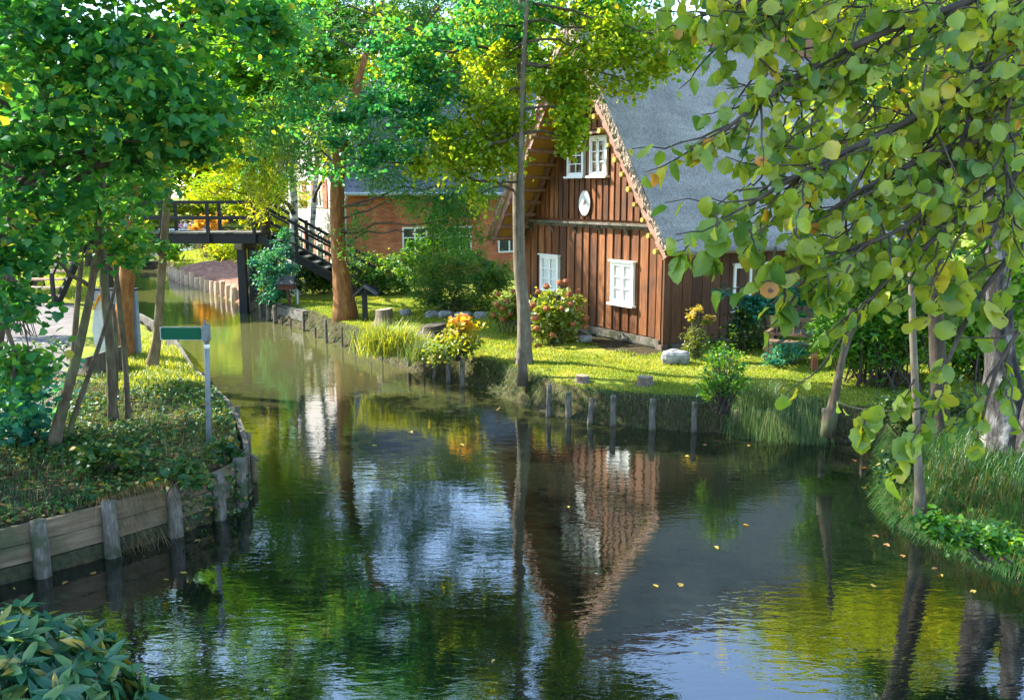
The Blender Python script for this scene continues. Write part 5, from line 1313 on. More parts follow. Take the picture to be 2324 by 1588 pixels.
tree("dead_tree", "bare dead trunk leaning right out of the lawn bank under the hazel branch", rooted([(1881, 952, .10), (1889, 930, .075), (1900, 870, .06), (1912, 815, .05), (1930, 700, .035)]), [], 'oval', .1, 'green', 'bark', 54, flare=1.2, cat="dead tree")

# background trees: three kinds, copied with their parts
protos = []
def proto(seed, lm, leaf, size, nblob, label):
    rng = np.random.default_rng(seed); bl_ = []
    for k in range(nblob):
        a = rng.uniform(0, 2 * math.pi); h = rng.uniform(2.2, 8.6); rr = 2.6 * math.sin(math.pi * (h - 1.0) / 9.2) ** .8
        c = (math.cos(a) * rr * rng.uniform(.4, 1), math.sin(a) * rr * rng.uniform(.4, 1), h)
        bl_.append((c, (1.35, 1.35, .85), 16, 58, .55))
    return tree("background_tree", label, [(0, 0, 0, .22), (.1, 0, 2.5, .18), (-.05, .1, 5, .13), (0, 0, 8.4, .05)], bl_, leaf, size, lm, 'bark_dark', seed, "trees of the background", twigs=.25)
pA = proto(61, 'sunny', 'fan', .23, 17, "x"); pB = proto(62, 'green', 'fan', .23, 17, "x"); pC = proto(63, 'maple', 'fan', .22, 18, "x"); pD = proto(64, 'sunny', 'willow', .32, 17, "x")
PR = dict(A=pA, B=pB, C=pC, D=pD); used = set()
def place(k, X_, Y_, s, lab, rz=None):
    o = PR[k] if k not in used else copy_tree(PR[k]); used.add(k)
    o.location = (X_, Y_, g1(X_, Y_) - .05); o.rotation_euler = (0, 0, rz if rz is not None else (X_ * 1.7 + Y_) % 6.28); o.scale = (s, s, s * (1 + .15 * math.sin(X_ * 3 + Y_)))
    o["label"] = lab; return o
def pxX(x, Y_): return (x - CX) / F_PX * Y_ * 1.0
BGT = [
 ('A', 572, 50, .85, "bright yellow tree right of the orange maple beyond the bridge"),
 ('D', 585, 35.5, .74, "feathery yellow green tree hanging over the right end of the bridge"),
 ('C', 300, 66, 1.4, "tall green tree beyond the canal bend, left of the punt"),
 ('A', 385, 112, 2.2, "distant yellow tree behind the punt"),
 ('B', 455, 118, 2.4, "distant green tree right behind the punt"),
 ('A', 540, 108, 2.3, "far yellow green tree between the garden trees"),
 ('C', 630, 60, 1.6, "tall green tree left of the plastered house end"),
 ('B', 660, 80, 1.4, "large tree far behind the plastered house end"),
 ('A', 205, 43, .75, "yellow lit tree behind the left bridge stairs"),
 ('B', 85, 33, .85, "green tree on the left bank beside the sunny path"),
 ('A', -60, 46, 1.3, "yellow lit tree at the left picture edge beyond the path"),
 ('C', 130, 62, 1.1, "tall green tree beyond the path, above the left stairs"),
 ('B', 20, 80, 1.3, "far green tree at the left edge"),
 ('A', 210, 104, 1.7, "far yellow green tree beyond the canal bend at left"),
 ('C', 322, 108, 1.7, "far green tree straight beyond the canal bend"),
 ('B', 262, 96, 1.6, "far green tree over the canal bend"),
 ('C', 760, 58, 1.5, "green tree rising behind the left part of the brick house roof"),
 ('A', 900, 62, 1.55, "yellow green tree behind the ridge of the brick house"),
 ('B', 1010, 64, 1.5, "green tree behind the right part of the brick house roof"),
 ('A', 1130, 60, 1.5, "yellow green tree between the brick house and the alder"),
 ('C', 1260, 58, 1.4, "green tree behind the thatched gable top"),
 ('A', 1420, 60, 1.0, "pale tree glimpsed above the thatched ridge"),
 ('A', 1880, 33, 1.6, "bright yellow green tree right of the thatched roof"),
 ('D', 1990, 30, 1.3, "feathery yellow tree behind the hazel leaves at upper right"),
 ('A', 2120, 33, 1.45, "yellow green tree behind the dark right bank trunk"),
 ('B', 2250, 31, 1.45, "green tree at the right edge behind the birch foot"),
 ('A', 1790, 31, .95, "yellow green tree just behind the far end of the thatched roof"),
 ('D', 2060, 27, 1.35, "feathery tree low behind the hazel branch at right"),
 ('C', 1780, 44, 1.0, "green tree above the far end of the thatched ridge"),
 ('B', 2400, 26, .9, "green tree just beyond the right picture edge"),
]
for k, x, Y_, s, lab in BGT: place(k, pxX(x, Y_), Y_, s, lab)

for X_, lab, sd_ in ((-64, "leftmost of the far bushes on the bank beyond the canal bend", 301), (-50, "far bush beyond the canal bend, left of the punt", 302), (-37, "far yellow green bush beyond the punt", 303), (-24, "far bush beyond the canal, right of the punt", 304)):
    Y_ = 107.0 + (sd_ % 3)
    shrub("far_bush", lab, (X_, Y_, g1(X_, Y_)), [((X_ - 4, Y_, 2.2), (4, 2, 2.4), 18, 70, 1.1), ((X_ + 3, Y_ + 1, 3.0), (4.5, 2, 3.0), 22, 70, 1.2), ((X_, Y_, 5.4), (4, 2, 2), 14, 60, 1.2)], 'fan', .55, 'sunny' if sd_ == 303 else 'green', sd_, cat="bush", stems=4, stem_r=.05, spread=1.5)
# ------------------------------------------------------------------ shrubs and plants
def gb(x, y, rx, ry, rd, nc, per, cr, dY=0.0, base=None):
    Yd = base[1] + dY; c = Q(x, y, Yd); return (c, (rx / F_PX * Yd, rd, ry / F_PX * Yd), nc, per, cr)
def sh(name, lab, x, y, bl_, leaf, size, lm, seed, **kw):
    b0 = Pg(x, y); return shrub(name, lab, b0, [gb(*q_, base=b0) for q_ in bl_], leaf, size, lm, seed, **kw)
hy = sh("hydrangea_shrub", "sunlit hydrangea with faded red brown flower heads in front of the gable", 1262, 778, [(1270, 712, 60, 66, .5, 60, 38, .16), (1225, 745, 24, 34, .3, 12, 26, .14), (1310, 720, 25, 34, .3, 10, 26, .14)], 'oval', .105, 'hydr', 71, stems=9, stemmat='stem_green', up=.3)
hy2 = sh("hydrangea_shrub", "smaller hydrangea with red brown heads left of the alder trunk", 1150, 755, [(1150, 705, 34, 40, .4, 22, 28, .15), (1172, 680, 16, 26, .3, 8, 22, .13)], 'oval', .10, 'hydr', 72, stems=7, stemmat='stem_green')
def heads(root, base, lst, seed):
    rng = np.random.default_rng(seed)
    for (x, y, dy, r) in lst:
        c = Q(x, y, base[1] + dy) - base; g = G(); nu, nv = 10, 6; vs = []; r = r * 1.22
        for i in range(nv + 1):
            th = math.pi * i / nv
            for j in range(nu):
                a = 2 * math.pi * j / nu; k = r * (1 + rng.uniform(-.16, .16)); vs.append((c[0] + k * math.sin(th) * math.cos(a), c[1] + k * math.sin(th) * math.sin(a), c[2] + k * .8 * math.cos(th)))
        fs = [(i * nu + j, i * nu + (j + 1) % nu, (i + 1) * nu + (j + 1) % nu, (i + 1) * nu + j) for i in range(nv) for j in range(nu)]
        g.add(vs, fs); g.build("flower_head", M['flower'], root)
bhy = np.array(hy.location); rs2 = random.Random(5)
hl_ = [(1285, 640, -.2, .075), (1270, 642, -.25, .07), (1240, 650, -.3, .07), (1222, 662, -.3, .06), (1292, 668, -.4, .065), (1296, 690, -.4, .06), (1314, 700, -.35, .065), (1330, 722, -.3, .07), (1330, 742, -.3, .065), (1210, 692, -.4, .07), (1215, 720, -.45, .075), (1200, 700, -.4, .07), (1218, 745, -.45, .065), (1203, 770, -.4, .075), (1222, 785, -.4, .07), (1255, 760, -.5, .06), (1240, 700, -.5, .06), (1300, 735, -.5, .06), (1275, 700, -.5, .055), (1312, 660, -.3, .055)]
heads(hy, bhy, hl_, 3)
heads(hy2, np.array(hy2.location), [(1130, 668, -.3, .06), (1128, 690, -.35, .065), (1140, 700, -.4, .06), (1150, 682, -.4, .055), (1120, 715, -.3, .06), (1140, 725, -.4, .06), (1158, 712, -.4, .055), (1165, 660, -.2, .05)], 4)
sh("autumn_bush", "small bush with yellow and orange leaves on the sunny bank", 1040, 812, [(1045, 775, 50, 34, .45, 30, 28, .15), (1052, 738, 36, 20, .3, 12, 20, .12), (1000, 790, 30, 20, .3, 11, 22, .12)], 'round', .095, 'yellowbush', 73, stems=7, tint_fn=lambda p_, t, r: np.clip((p_[:, 2] - .25) / .75 + r.normal(size=len(t)) * .16, 0, 1))
sh("low_plant", "low yellow green plant between sedge and orange leaved bush", 985, 826, [(985, 805, 30, 22, .3, 14, 26, .12)], 'round', .08, 'hydr', 74, stems=4, stemmat='stem_green')
sh("goldenrod", "tall sunlit goldenrod leaning at the dark side wall of the house", 1580, 812, [(1572, 775, 20, 36, .16, 18, 34, .10), (1590, 770, 18, 30, .16, 12, 30, .10), (1572, 712, 12, 14, .12, 7, 26, .07), (1600, 724, 16, 12, .12, 7, 26, .07), (1585, 700, 10, 8, .1, 4, 22, .06)], 'lance', .085, 'gold', 75, stems=9, stemmat='stem_green', spread=.08, tint_fn=lambda p_, t, r: np.clip(.15 + .75 * (p_[:, 2] > .82) + r.normal(size=len(t)) * .14, 0, 1))
sh("rose_shrub", "open leggy rose shrub at the edge of the lawn bank", 1640, 930, [(1640, 850, 58, 44, .55, 40, 26, .15), (1610, 880, 30, 34, .35, 12, 20, .13), (1672, 870, 30, 40, .35, 14, 20, .13), (1640, 800, 36, 26, .35, 14, 24, .13)], 'oval', .055, 'green', 76, stems=14, stem_r=.014, spread=.05)
sh("blue_green_shrub", "blue green broad leaved shrub reaching across the side window", 1740, 790, [(1715, 690, 45, 22, .45, 13, 20, .17), (1645, 662, 28, 10, .25, 5, 12, .12), (1770, 690, 60, 48, .5, 20, 24, .2), (1710, 715, 40, 30, .4, 10, 20, .17), (1825, 660, 50, 50, .5, 12, 24, .2)], 'round', .11, 'teal', 77, stems=7, stem_r=.014)
sh("side_shrub", "mixed green shrub at the foot of the dark side wall left of the bench", 1695, 800, [(1685, 745, 40, 40, .35, 22, 34, .15), (1715, 770, 30, 40, .35, 16, 30, .15), (1650, 770, 30, 25, .3, 8, 26, .13)], 'oval', .075, 'darkbush', 78, stems=6)
sh("side_shrub", "leafy low shrub in front of the garden bench", 1790, 830, [(1790, 800, 45, 26, .3, 20, 30, .15), (1760, 820, 25, 14, .2, 7, 24, .12)], 'lance', .11, 'teal', 79, stems=5)
sh("bamboo_bush", "tall dense bamboo like bush in shade behind the edging stones", 1040, 706, [(1000, 625, 64, 56, .8, 44, 60, .24), (1080, 630, 66, 58, .8, 44, 60, .24), (960, 650, 40, 50, .5, 16, 60, .22), (1130, 640, 45, 60, .6, 22, 60, .24), (1040, 690, 90, 16, .6, 14, 50, .2)], 'lance', .13, 'bamboo', 80, stems=14, stem_r=.012, spread=.5, droop=.7, stemmat='stem_green')
sh("tall_shrub", "sunlit upright shrub before the brick wall window", 985, 690, [(975, 550, 50, 46, .8, 22, 50, .25), (985, 485, 20, 44, .4, 9, 34, .18), (930, 600, 50, 34, .6, 13, 46, .24), (1040, 570, 46, 34, .6, 13, 46, .24)], 'oval', .11, 'green', 81, stems=10, stem_r=.02)
sh("hedge_bush", "dark garden hedge below the brick wall right of the brown trunk", 860, 668, [(850, 620, 50, 40, .7, 30, 70, .25), (905, 620, 45, 40, .7, 28, 70, .25), (815, 625, 30, 40, .6, 14, 60, .22)], 'oval', .1, 'bamboo', 82, stems=8)
sh("hedge_bush", "dark bush between the birches and the brown trunk", 720, 668, [(720, 625, 40, 38, .7, 30, 70, .24), (690, 640, 30, 30, .5, 12, 60, .22)], 'oval', .1, 'darkbush', 83, stems=8)
sh("hedge_bush", "dark green bush at the foot of the bridge stairs", 620, 690, [(620, 640, 34, 46, .6, 30, 60, .24), (600, 600, 26, 34, .5, 14, 50, .22), (645, 600, 26, 40, .5, 14, 50, .22), (640, 550, 22, 30, .4, 8, 40, .2)], 'oval', .09, 'teal', 84, stems=8)
sh("climbing_shrub", "airy shrub growing along the stair rail in front of the plastered wall", 735, 640, [(742, 530, 26, 50, .4, 9, 26, .22), (640, 520, 22, 40, .4, 12, 34, .22), (690, 590, 24, 30, .4, 8, 30, .2), (760, 590, 20, 30, .4, 8, 26, .22)], 'oval', .085, 'green', 85, stems=10)
bL = P(470, 600, .5)
sh("autumn_shrub", "orange leaved bush on the garden lawn seen through the bridge rail", 468, 583, [(472, 505, 26, 20, .8, 10, 50, .3), (455, 520, 18, 10, .5, 4, 40, .26), (478, 540, 18, 16, .5, 6, 44, .26)], 'fan', .2, 'orange', 86, stems=6)
sh("brown_shrub", "brownish thin shrub under the bridge deck on the garden lawn", 466, 590, [(470, 560, 16, 20, .5, 6, 26, .26)], 'fan', .14, 'gold', 87, stems=8)
sh("yellow_shrub", "bright yellow green shrub beside the soil bed under the bridge", 495, 603, [(508, 568, 24, 26, .6, 16, 50, .3), (500, 594, 16, 12, .4, 5, 36, .24)], 'fan', .16, 'sunny', 88, stems=6)
sh("spiky_plant", "dark green spiky leaved plant on the garden lawn under the bridge", 390, 592, [(388, 570, 16, 14, .4, 8, 30, .26)], 'willow', .5, 'green', 89, stems=4, up=.1, droop=.1)
sh("garden_bush", "green bush at the left corner of the garden lawn", 345, 590, [(345, 578, 16, 14, .5, 8, 34, .28), (425, 556, 20, 8, .5, 7, 34, .26)], 'fan', .16, 'green', 90, stems=4)
sh("garden_hedge", "low yellow green hedge beyond the canal, left of the punt", 300, 545, [(300, 522, 60, 9, 1.0, 26, 60, .4), (255, 520, 40, 10, 1.0, 14, 60, .4)], 'fan', .22, 'sunny', 91, stems=3)
# understory on the left bank
for i, (x, y, lst, lf, lab) in enumerate((
    (60, 1000, [(60, 900, 90, 90, .5, 30, 26, .24), (30, 980, 70, 60, .4, 16, 24, .2)], 'teal', "dense teal leaved shrub at the left edge of the shaded bank"),
    (60, 760, [(0, 660, 36, 60, .6, 12, 34, .3), (-10, 560, 40, 50, .6, 8, 34, .3)], 'green', "green shrub beside the sunny path at the left edge"),
    (130, 800, [(105, 790, 50, 40, .4, 10, 9, .2)], 'darkbush', "thin leafed shrub in front of the sunny path"),
    (205, 1075, [(205, 1035, 40, 26, .3, 12, 22, .15), (290, 1040, 50, 20, .3, 10, 20, .15)], 'ivy', "low bramble patch at the foot of the leaning trunks"),
    (410, 1110, [(410, 1080, 60, 22, .3, 14, 22, .14)], 'ivy', "low bramble patch in the middle of the shaded bank"),
    (520, 1040, [(510, 1020, 28, 18, .2, 10, 18, .12)], 'ivy', "leafy weeds at the corner of the retaining wall"))):
    sh("bank_shrub", lab, x, y, lst, 'lobed', .085 if i > 1 else .12, lf, 100 + i, stems=6)
sh("bank_shrub", "leafy shrub mass behind the young trunk on the right bank", 2000, 870, [(1960, 720, 90, 90, .9, 40, 60, .36), (2060, 640, 110, 110, 1.0, 46, 60, .4), (1930, 610, 80, 80, .8, 26, 60, .36), (1900, 780, 50, 40, .5, 12, 50, .28), (2000, 780, 80, 60, .7, 22, 56, .32), (2120, 730, 90, 80, .8, 26, 56, .36)], 'lance', .16, 'green', 110, stems=10, stem_r=.02, spread=.4)
sh("bank_shrub", "dense green shrub at the right edge behind the birch foot", 2230, 860, [(2200, 680, 100, 100, 1.0, 36, 60, .4), (2290, 600, 90, 120, 1.0, 36, 60, .4), (2230, 800, 90, 60, .8, 24, 50, .34)], 'oval', .13, 'green', 111, stems=10, stem_r=.02, spread=.4)
sh("bank_shrub", "low leafy shrub at the foot of the dark right bank trunk", 2080, 980, [(2040, 930, 50, 50, .4, 18, 34, .2), (2150, 940, 60, 60, .45, 20, 34, .22), (2060, 1010, 50, 30, .3, 12, 30, .17)], 'oval', .08, 'darkbush', 112, stems=6)
sh("bank_shrub", "green weeds hanging over the water at the tip of the right bank", 2020, 1140, [(2025, 1060, 26, 40, .3, 18, 30, .14), (2040, 1150, 34, 26, .3, 14, 28, .12)], 'oval', .06, 'ivy', 113, stems=4)
sh("bank_shrub", "leafy parsley like weeds at the lower right bank edge", 2250, 1255, [(2170, 1215, 40, 18, .25, 14, 30, .11), (2270, 1225, 50, 34, .3, 22, 30, .13), (2120, 1190, 30, 16, .2, 8, 26, .1)], 'lobed', .055, 'green', 114, stems=4)
# rhododendron in the near left corner
rb0 = np.array([-2.72, 4.5, g1(-2.72, 4.4)])
rng = np.random.default_rng(120)
rr = empty("rhododendron", rb0, "glossy dark rhododendron bush in the near left corner", "shrub")
C_, D_, N_ = [], [], []; g = G()
for k in range(185):
    a = rng.uniform(0, 2 * math.pi); e = rng.uniform(-.1, 1) ** 1; e = rng.uniform(-.15, 1.5)
    q_ = np.array([math.cos(a) * math.cos(e) * .66, math.sin(a) * math.cos(e) * .55, .60 + math.sin(e) * .55]) * rng.uniform(.82, 1.06)
    axis = nrm(q_ - np.array([0, 0, .3]))
    g.tube([(rng.normal() * .03, rng.normal() * .03, -.05), q_ * .5 + [0, 0, .05], q_], [.012, .008, .005], 5)
    nl_ = rng.integers(7, 11)
    s1 = nrm(np.cross(axis, [0.3, .2, 1])); s2 = np.cross(axis, s1)
    for j in range(nl_):
        th = 2 * math.pi * j / nl_ + rng.uniform(-.2, .2); out_d = s1 * math.cos(th) + s2 * math.sin(th)
        D_.append(nrm(out_d + axis * rng.uniform(.15, .7))); C_.append(q_ + out_d * .035); N_.append(nrm(axis * 1.0 - out_d * .3))
g.build("stem", M['twig'], rr, True)
leafcloud("foliage", np.array(C_), .148, tmpl_lance(.34, .12), LM['rhodo'], rng, rr, droop=.12, D=np.array(D_) * 1.7, nvec=np.array(N_) * 1.6)

# ------------------------------------------------------------------ hazel branch in the foreground
def hazel():
    rng = np.random.default_rng(130)
    base = np.array([8.1, 7.0, g1(8.1, 7.0)])
    root = empty("hazel_tree", base, "overhanging hazel branches with big yellow green leaves at upper right", "tree")
    g = G()
    # main stem from the right bank and limbs reaching in over the water
    main = smooth_path([base, (7.4, 6.6, 2.2), (6.0, 5.9, 4.2), (4.6, 5.1, 5.6), (3.4, 4.6, 6.2)], 14)
    g.tube(main - base, np.linspace(.11, .05, 14), 10, 0, .04, rng)
    LIMBS = []
    def limb(pts, r):
        w_ = smooth_path([Q(x, y, Yd) for x, y, Yd in pts], 16); LIMBS.append(w_); g.tube(w_ - base, np.linspace(r, r * .3, 16), 7)
    hub = [(2700, 60, 4.9), (2560, 40, 4.8)]
    limb([(2700, -20, 4.9), (2450, 150, 4.5), (2227, 147, 4.3), (2113, 257, 4.2), (1948, 330, 4.0), (1800, 400, 3.9), (1670, 484, 3.9)], .026)
    limb([(2700, 100, 4.8), (2400, 330, 4.3), (2250, 300, 4.2), (2128, 348, 4.1), (2000, 400, 4.0), (1880, 480, 3.9)], .024)
    limb([(2700, -250, 4.9), (2400, -60, 4.5), (2150, 20, 4.3), (1950, 90, 4.2), (1800, 180, 4.1), (1700, 250, 4.0), (1640, 300, 4.0)], .024)
    limb([(2600, -350, 4.8), (2200, -160, 4.4), (1950, -60, 4.2), (1700, 0, 4.1), (1550, 50, 4.0)], .022)
    limb([(2700, 300, 4.7), (2450, 480, 4.3), (2300, 560, 4.1), (2200, 700, 4.0), (2140, 850, 3.9), (2090, 960, 3.9)], .02)
    limb([(2700, 500, 4.6), (2500, 640, 4.2), (2350, 690, 4.0), (2260, 830, 3.9), (2230, 950, 3.9)], .018)
    limb([(2400, 330, 4.3), (2220, 450, 4.2), (2150, 520, 4.1), (2050, 600, 4.0), (1960, 680, 3.9), (1915, 800, 3.85), (1905, 880, 3.85)], .016)
    limb([(2227, 147, 4.3), (2200, 300, 4.1), (2120, 470, 4.0), (2020, 540, 3.9), (1900, 570, 3.9), (1780, 620, 3.8)], .016)
    limb([(2400, -60, 4.5), (2300, 120, 4.2), (2280, 330, 4.0), (2290, 480, 3.9)], .018)
    limb([(2330, 300, 4.4), (2300, 420, 4.3), (2240, 560, 4.2), (2200, 620, 4.2)], .014)
    for w_ in LIMBS[:1] + LIMBS[3:6]:
        i = int(np.argmin(np.linalg.norm(main - w_[0], axis=1))); g.tube(curve_pts(main[i], w_[0], rng, 6, .05, .04) - base, np.linspace(.05, .026, 6), 7)
    # side sprays: (x, y, Y, dx, dy) start & reach in measured units; leaves hang along them
    C_, D_, N_, S_, TT = [], [], [], [], []
    def spray(a, b_, nl_, size=.071, sag=-.06, tb=.42):
        w_ = curve_pts(a, b_, rng, 7, sag, .05); L_ = np.linalg.norm(w_[-1] - w_[0])
        g.tube(w_ - base, np.linspace(.006, .0022, 7), 5)
        tx = np.linspace(0, 1, 7); cl = rng.uniform(-.2, .2)
        for j in range(nl_):
            t = (j + 1) / nl_ if nl_ > 1 else 1.0; t = .12 + .88 * t
            q_ = np.array([np.interp(t, tx, w_[:, i]) for i in range(3)])
            dirv = nrm(w_[-1] - w_[0]); sd_ = np.cross(dirv, [0, 0, 1]) * (1 if j % 2 else -1)
            dd = nrm(sd_ * rng.uniform(.3, 1.0) + dirv * rng.uniform(.1, .6) + np.array([0, 0, -rng.uniform(.3, 1.5)]) + rng.normal(size=3) * .25)
            C_.append(q_ + dd * .03); D_.append(dd)
            N_.append(nrm(np.array([rng.normal() * .8, -.6 + rng.normal() * .6, .45 + rng.normal() * .45]))); S_.append(size * rng.uniform(.7, 1.18)); TT.append(np.clip(tb + cl + rng.normal() * .2, 0, 1))
    for li, w_ in enumerate(LIMBS):
        L_ = np.linalg.norm(w_[-1] - w_[0]); n_ = int(L_ / (.17 if li in (4, 5, 6, 9) else .07))
        for k in range(n_):
            t = rng.uniform(.12, .78 if li == 6 else 1.0); i = min(15, int(t * 15)); a = w_[i]
            dirv = nrm(w_[min(15, i + 1)] - w_[max(0, i - 1)])
            b_ = a + dirv * rng.uniform(.05, .28) + rng.normal(size=3) * np.array([.14, .16, .11]) + np.array([-.05, 0, -.06])
            spray(a, b_, int(rng.integers(5, 9)))
        if li != 6: spray(w_[-2], w_[-1] + nrm(w_[-1] - w_[-3]) * .12, 6, tb=.6)
    # denser upper right corner
    for k in range(235):
        x = rng.uniform(1940, 2420); y = rng.uniform(-80, 520) if rng.uniform() < .7 else rng.uniform(-80, 250)
        if x < 2330 - y * .25 - 180 and rng.uniform() < .6: continue
        a = Q(x, y, rng.uniform(3.9, 4.9)); spray(a, a + rng.normal(size=3) * .15 + np.array([-.12, 0, -.10]), int(rng.integers(4, 8)))
    for k in range(26):
        x = rng.uniform(1500, 1980); y = rng.uniform(-60, 60)
        a = Q(x, y, rng.uniform(4.0, 4.6)); spray(a, a + rng.normal(size=3) * .12 + np.array([-.1, 0, -.08]), int(rng.integers(3, 6)))
    for k in range(60):
        y = rng.uniform(60, 540); x = rng.uniform(1690 + .12 * y, 2000)
        a = Q(x, y, rng.uniform(3.9, 4.6)); spray(a, a + rng.normal(size=3) * .13 + np.array([-.08, 0, -.10]), int(rng.integers(4, 8)))
    for (x, y) in ((1575, 575), (1600, 585), (1625, 520), (1700, 560), (1760, 600), (1800, 560), (1850, 600), (1880, 660), (1930, 640), (1960, 980), (1985, 960), (2075, 900), (2090, 1000), (2210, 920), (2230, 700), (2200, 660), (1820, 660), (1780, 690), (2000, 560), (2060, 560), (1940, 540)):
        a = Q(x, y - 40, 3.8 + rng.uniform(-.1, .2)); spray(a, a + np.array([rng.normal() * .04, 0, -.09]), 5, .105)
    g.build("branch", M['twig'], root, True)
    leafcloud("crown", np.array(C_) - base, np.array(S_), 'big', LM['hazel'], rng, root, droop=.0, D=np.array(D_) * 4, nvec=np.array(N_) * 2.2, tint=np.array(TT), smooth=True, local=True, vary=.28)
    return root
hazel()

# ------------------------------------------------------------------ grass and ground cover
rng = np.random.default_rng(200)
def scatter(x0, x1, y0, y1, n, cond):
    X_ = rng.uniform(x0, x1, n); Y_ = rng.uniform(y0, y1, n); d = sdf(X_, Y_); k = cond(X_, Y_, d)
    X_, Y_ = X_[k], Y_[k]; return np.stack([X_, Y_, gz(X_, Y_) - .005], 1)
def not_house(X_, Y_):
    lx_ = (X_ - HW[0]) * HOUSE_X[0] + (Y_ - HW[1]) * HOUSE_X[1]; ly_ = (X_ - HW[0]) * HOUSE_R[0] + (Y_ - HW[1]) * HOUSE_R[1]
    return ~((lx_ > -6.2) & (lx_ < .35) & (ly_ > -.8))
BARE = [(*Pg(1330, 790)[:2], 1.1), (*Pg(1400, 868)[:2], .7), (*Pg(1250, 862)[:2], .6), (*Pg(1100, 815)[:2], .55), (*Pg(1300, 785)[:2], .8)]
def bare(X_, Y_):
    k = np.ones(len(X_), bool)
    n_ = .35 * np.sin(X_ * 4.1 + Y_ * 2.2) * np.sin(Y_ * 5.2) + rng.normal(size=len(X_)) * .18
    for bx0, by0, br in BARE: k &= np.hypot(X_ - bx0, (Y_ - by0) * 1.3) > br * (.62 + n_)
    return k & (np.sin(X_ * 2.7 + 1.2 * np.sin(Y_ * 1.9)) * np.sin(Y_ * 3.3 + X_) + rng.normal(size=len(X_)) * .3 < .95)
pts = scatter(-9, 9.5, 12.0, 30, 330000, lambda X_, Y_, d: (d > .33 + .1 * np.sin(X_ * 3.1) * np.sin(X_ * 1.3 + Y_)) & (X_ > -8.7) & ((X_ > -3) | (Y_ > 19.5)) & not_house(X_, Y_) & bare(X_, Y_))
blades("lawn_grass", pts, .05, .014, 'grass', rng, "short mown lawn grass", .5, patch=.26)
pts = scatter(-24, -8.5, 30, 60, 60000, lambda X_, Y_, d: (d > .1) & ~inside(BED, X_, Y_))
blades("garden_lawn_grass", pts, .07, .035, 'grass', rng, "sunlit garden lawn grass", .5)
pts = scatter(-9, -5.5, 15.5, 23, 30000, lambda X_, Y_, d: (d > .02) & (d < 1.7) & ~inside(PATH, X_, Y_))
blades("verge_grass", pts, .12, .012, 'reedgrass', rng, "bright grass on the sunny left verge", .5)
pts = scatter(-8, -2.5, 8.5, 17, 16000, lambda X_, Y_, d: (d > .05) & ~inside(PATH, X_, Y_))
blades("shade_grass", pts, .13, .008, 'shadegrass', rng, "sparse grass in the shade of the left bank", .7)
# hanging grass of the lawn bank
def bank_strip(pl, n, din, spread=.25):
    pl = np.array(pl); sg = np.linalg.norm(np.diff(pl, axis=0), axis=1); cu = np.concatenate([[0], np.cumsum(sg)])
    t = rng.uniform(0, cu[-1], n); X_ = np.interp(t, cu, pl[:, 0]) + rng.normal(size=n) * spread * .3; Y_ = np.interp(t, cu, pl[:, 1]) + rng.normal(size=n) * spread * .3
    i = np.clip(np.searchsorted(cu, t) - 1, 0, len(sg) - 1); dv = np.diff(pl, axis=0)[i]; nn = np.stack([dv[:, 1], -dv[:, 0]], 1); nn /= np.linalg.norm(nn, axis=1, keepdims=True)
    s_ = np.sign(sdf(X_ + nn[:, 0] * .5, Y_ + nn[:, 1] * .5))[:, None]; inn = nn * s_
    dd = np.abs(rng.normal(size=n)) * din + .05
    X_ += inn[:, 0] * dd; Y_ += inn[:, 1] * dd
    return np.stack([X_, Y_, gz(X_, Y_) - .01], 1), np.stack([-inn[:, 0], -inn[:, 1], np.zeros(n)], 1)
lb = pxs([(1215, 925), (1245, 938), (1290, 948), (1340, 958), (1390, 963), (1480, 972), (1575, 978), (1700, 985), (1870, 1000), (1960, 1004), (2002, 1014)])
p_, h_ = bank_strip(lb, 3600, .20); blades("bank_grass", p_, .13, .009, 'longgrass', rng, "long grass hanging over the lawn bank", .7, hang=h_)
lb2 = pxs([(1660, 984), (1700, 985), (1790, 993), (1870, 1000)])
p_, h_ = bank_strip(lb2, 3600, .13); p_[:, 2] += .05; blades("bank_tuft_grass", p_, .42, .009, 'longgrass', rng, "thick grass tuft hanging to the water right of the rose shrub", .9, hang=h_)
lb3 = pxs([(1050, 872), (1100, 882), (1160, 905), (1215, 925)])
p_, h_ = bank_strip(lb3, 2500, .2); blades("sunny_bank_grass", p_, .14, .010, 'longgrass', rng, "sunny grass on the bank below the alder", .6, hang=h_)
lb4 = pxs([(628, 730), (690, 748), (740, 773), (800, 793), (850, 813), (900, 830), (960, 846), (1010, 864), (1050, 872)])
p_, h_ = bank_strip(lb4, 3500, .16); blades("shady_bank_grass", p_, .16, .012, 'longgrass', rng, "grass on the shady bank below the stakes", .6, hang=h_)
rbk = pxs([(2002, 1014), (2016, 1040), (2008, 1080), (2000, 1125), (2005, 1152), (2030, 1188), (2080, 1215), (2170, 1247), (2260, 1290), (2345, 1312)])
p_, h_ = bank_strip(rbk, 6000, .35); blades("right_bank_grass", p_, .30, .008, 'shadegrass', rng, "long grass hanging over the near right bank", .8, hang=h_)
pts = scatter(4.2, 7.5, 8.6, 13.5, 26000, lambda X_, Y_, d: (d > .1)); blades("right_meadow_grass", pts, .34, .009, 'shadegrass', rng, "long uncut grass on the right bank", .6)
pts = scatter(4.8, 6.6, 8.6, 11.0, 3500, lambda X_, Y_, d: (d > .05) & (d < .8)); blades("right_dry_grass", pts, .28, .006, 'drygrass', rng, "dry straw coloured grass at the right bank edge", .9)
p_, h_ = bank_strip([lw[4], lw[5]], 420, .06); p_[:, 2] += .02; blades("hanging_straw", p_, .30, .005, 'drygrass', rng, "dry grass hanging over the retaining wall between two posts", 1.0, hang=h_)
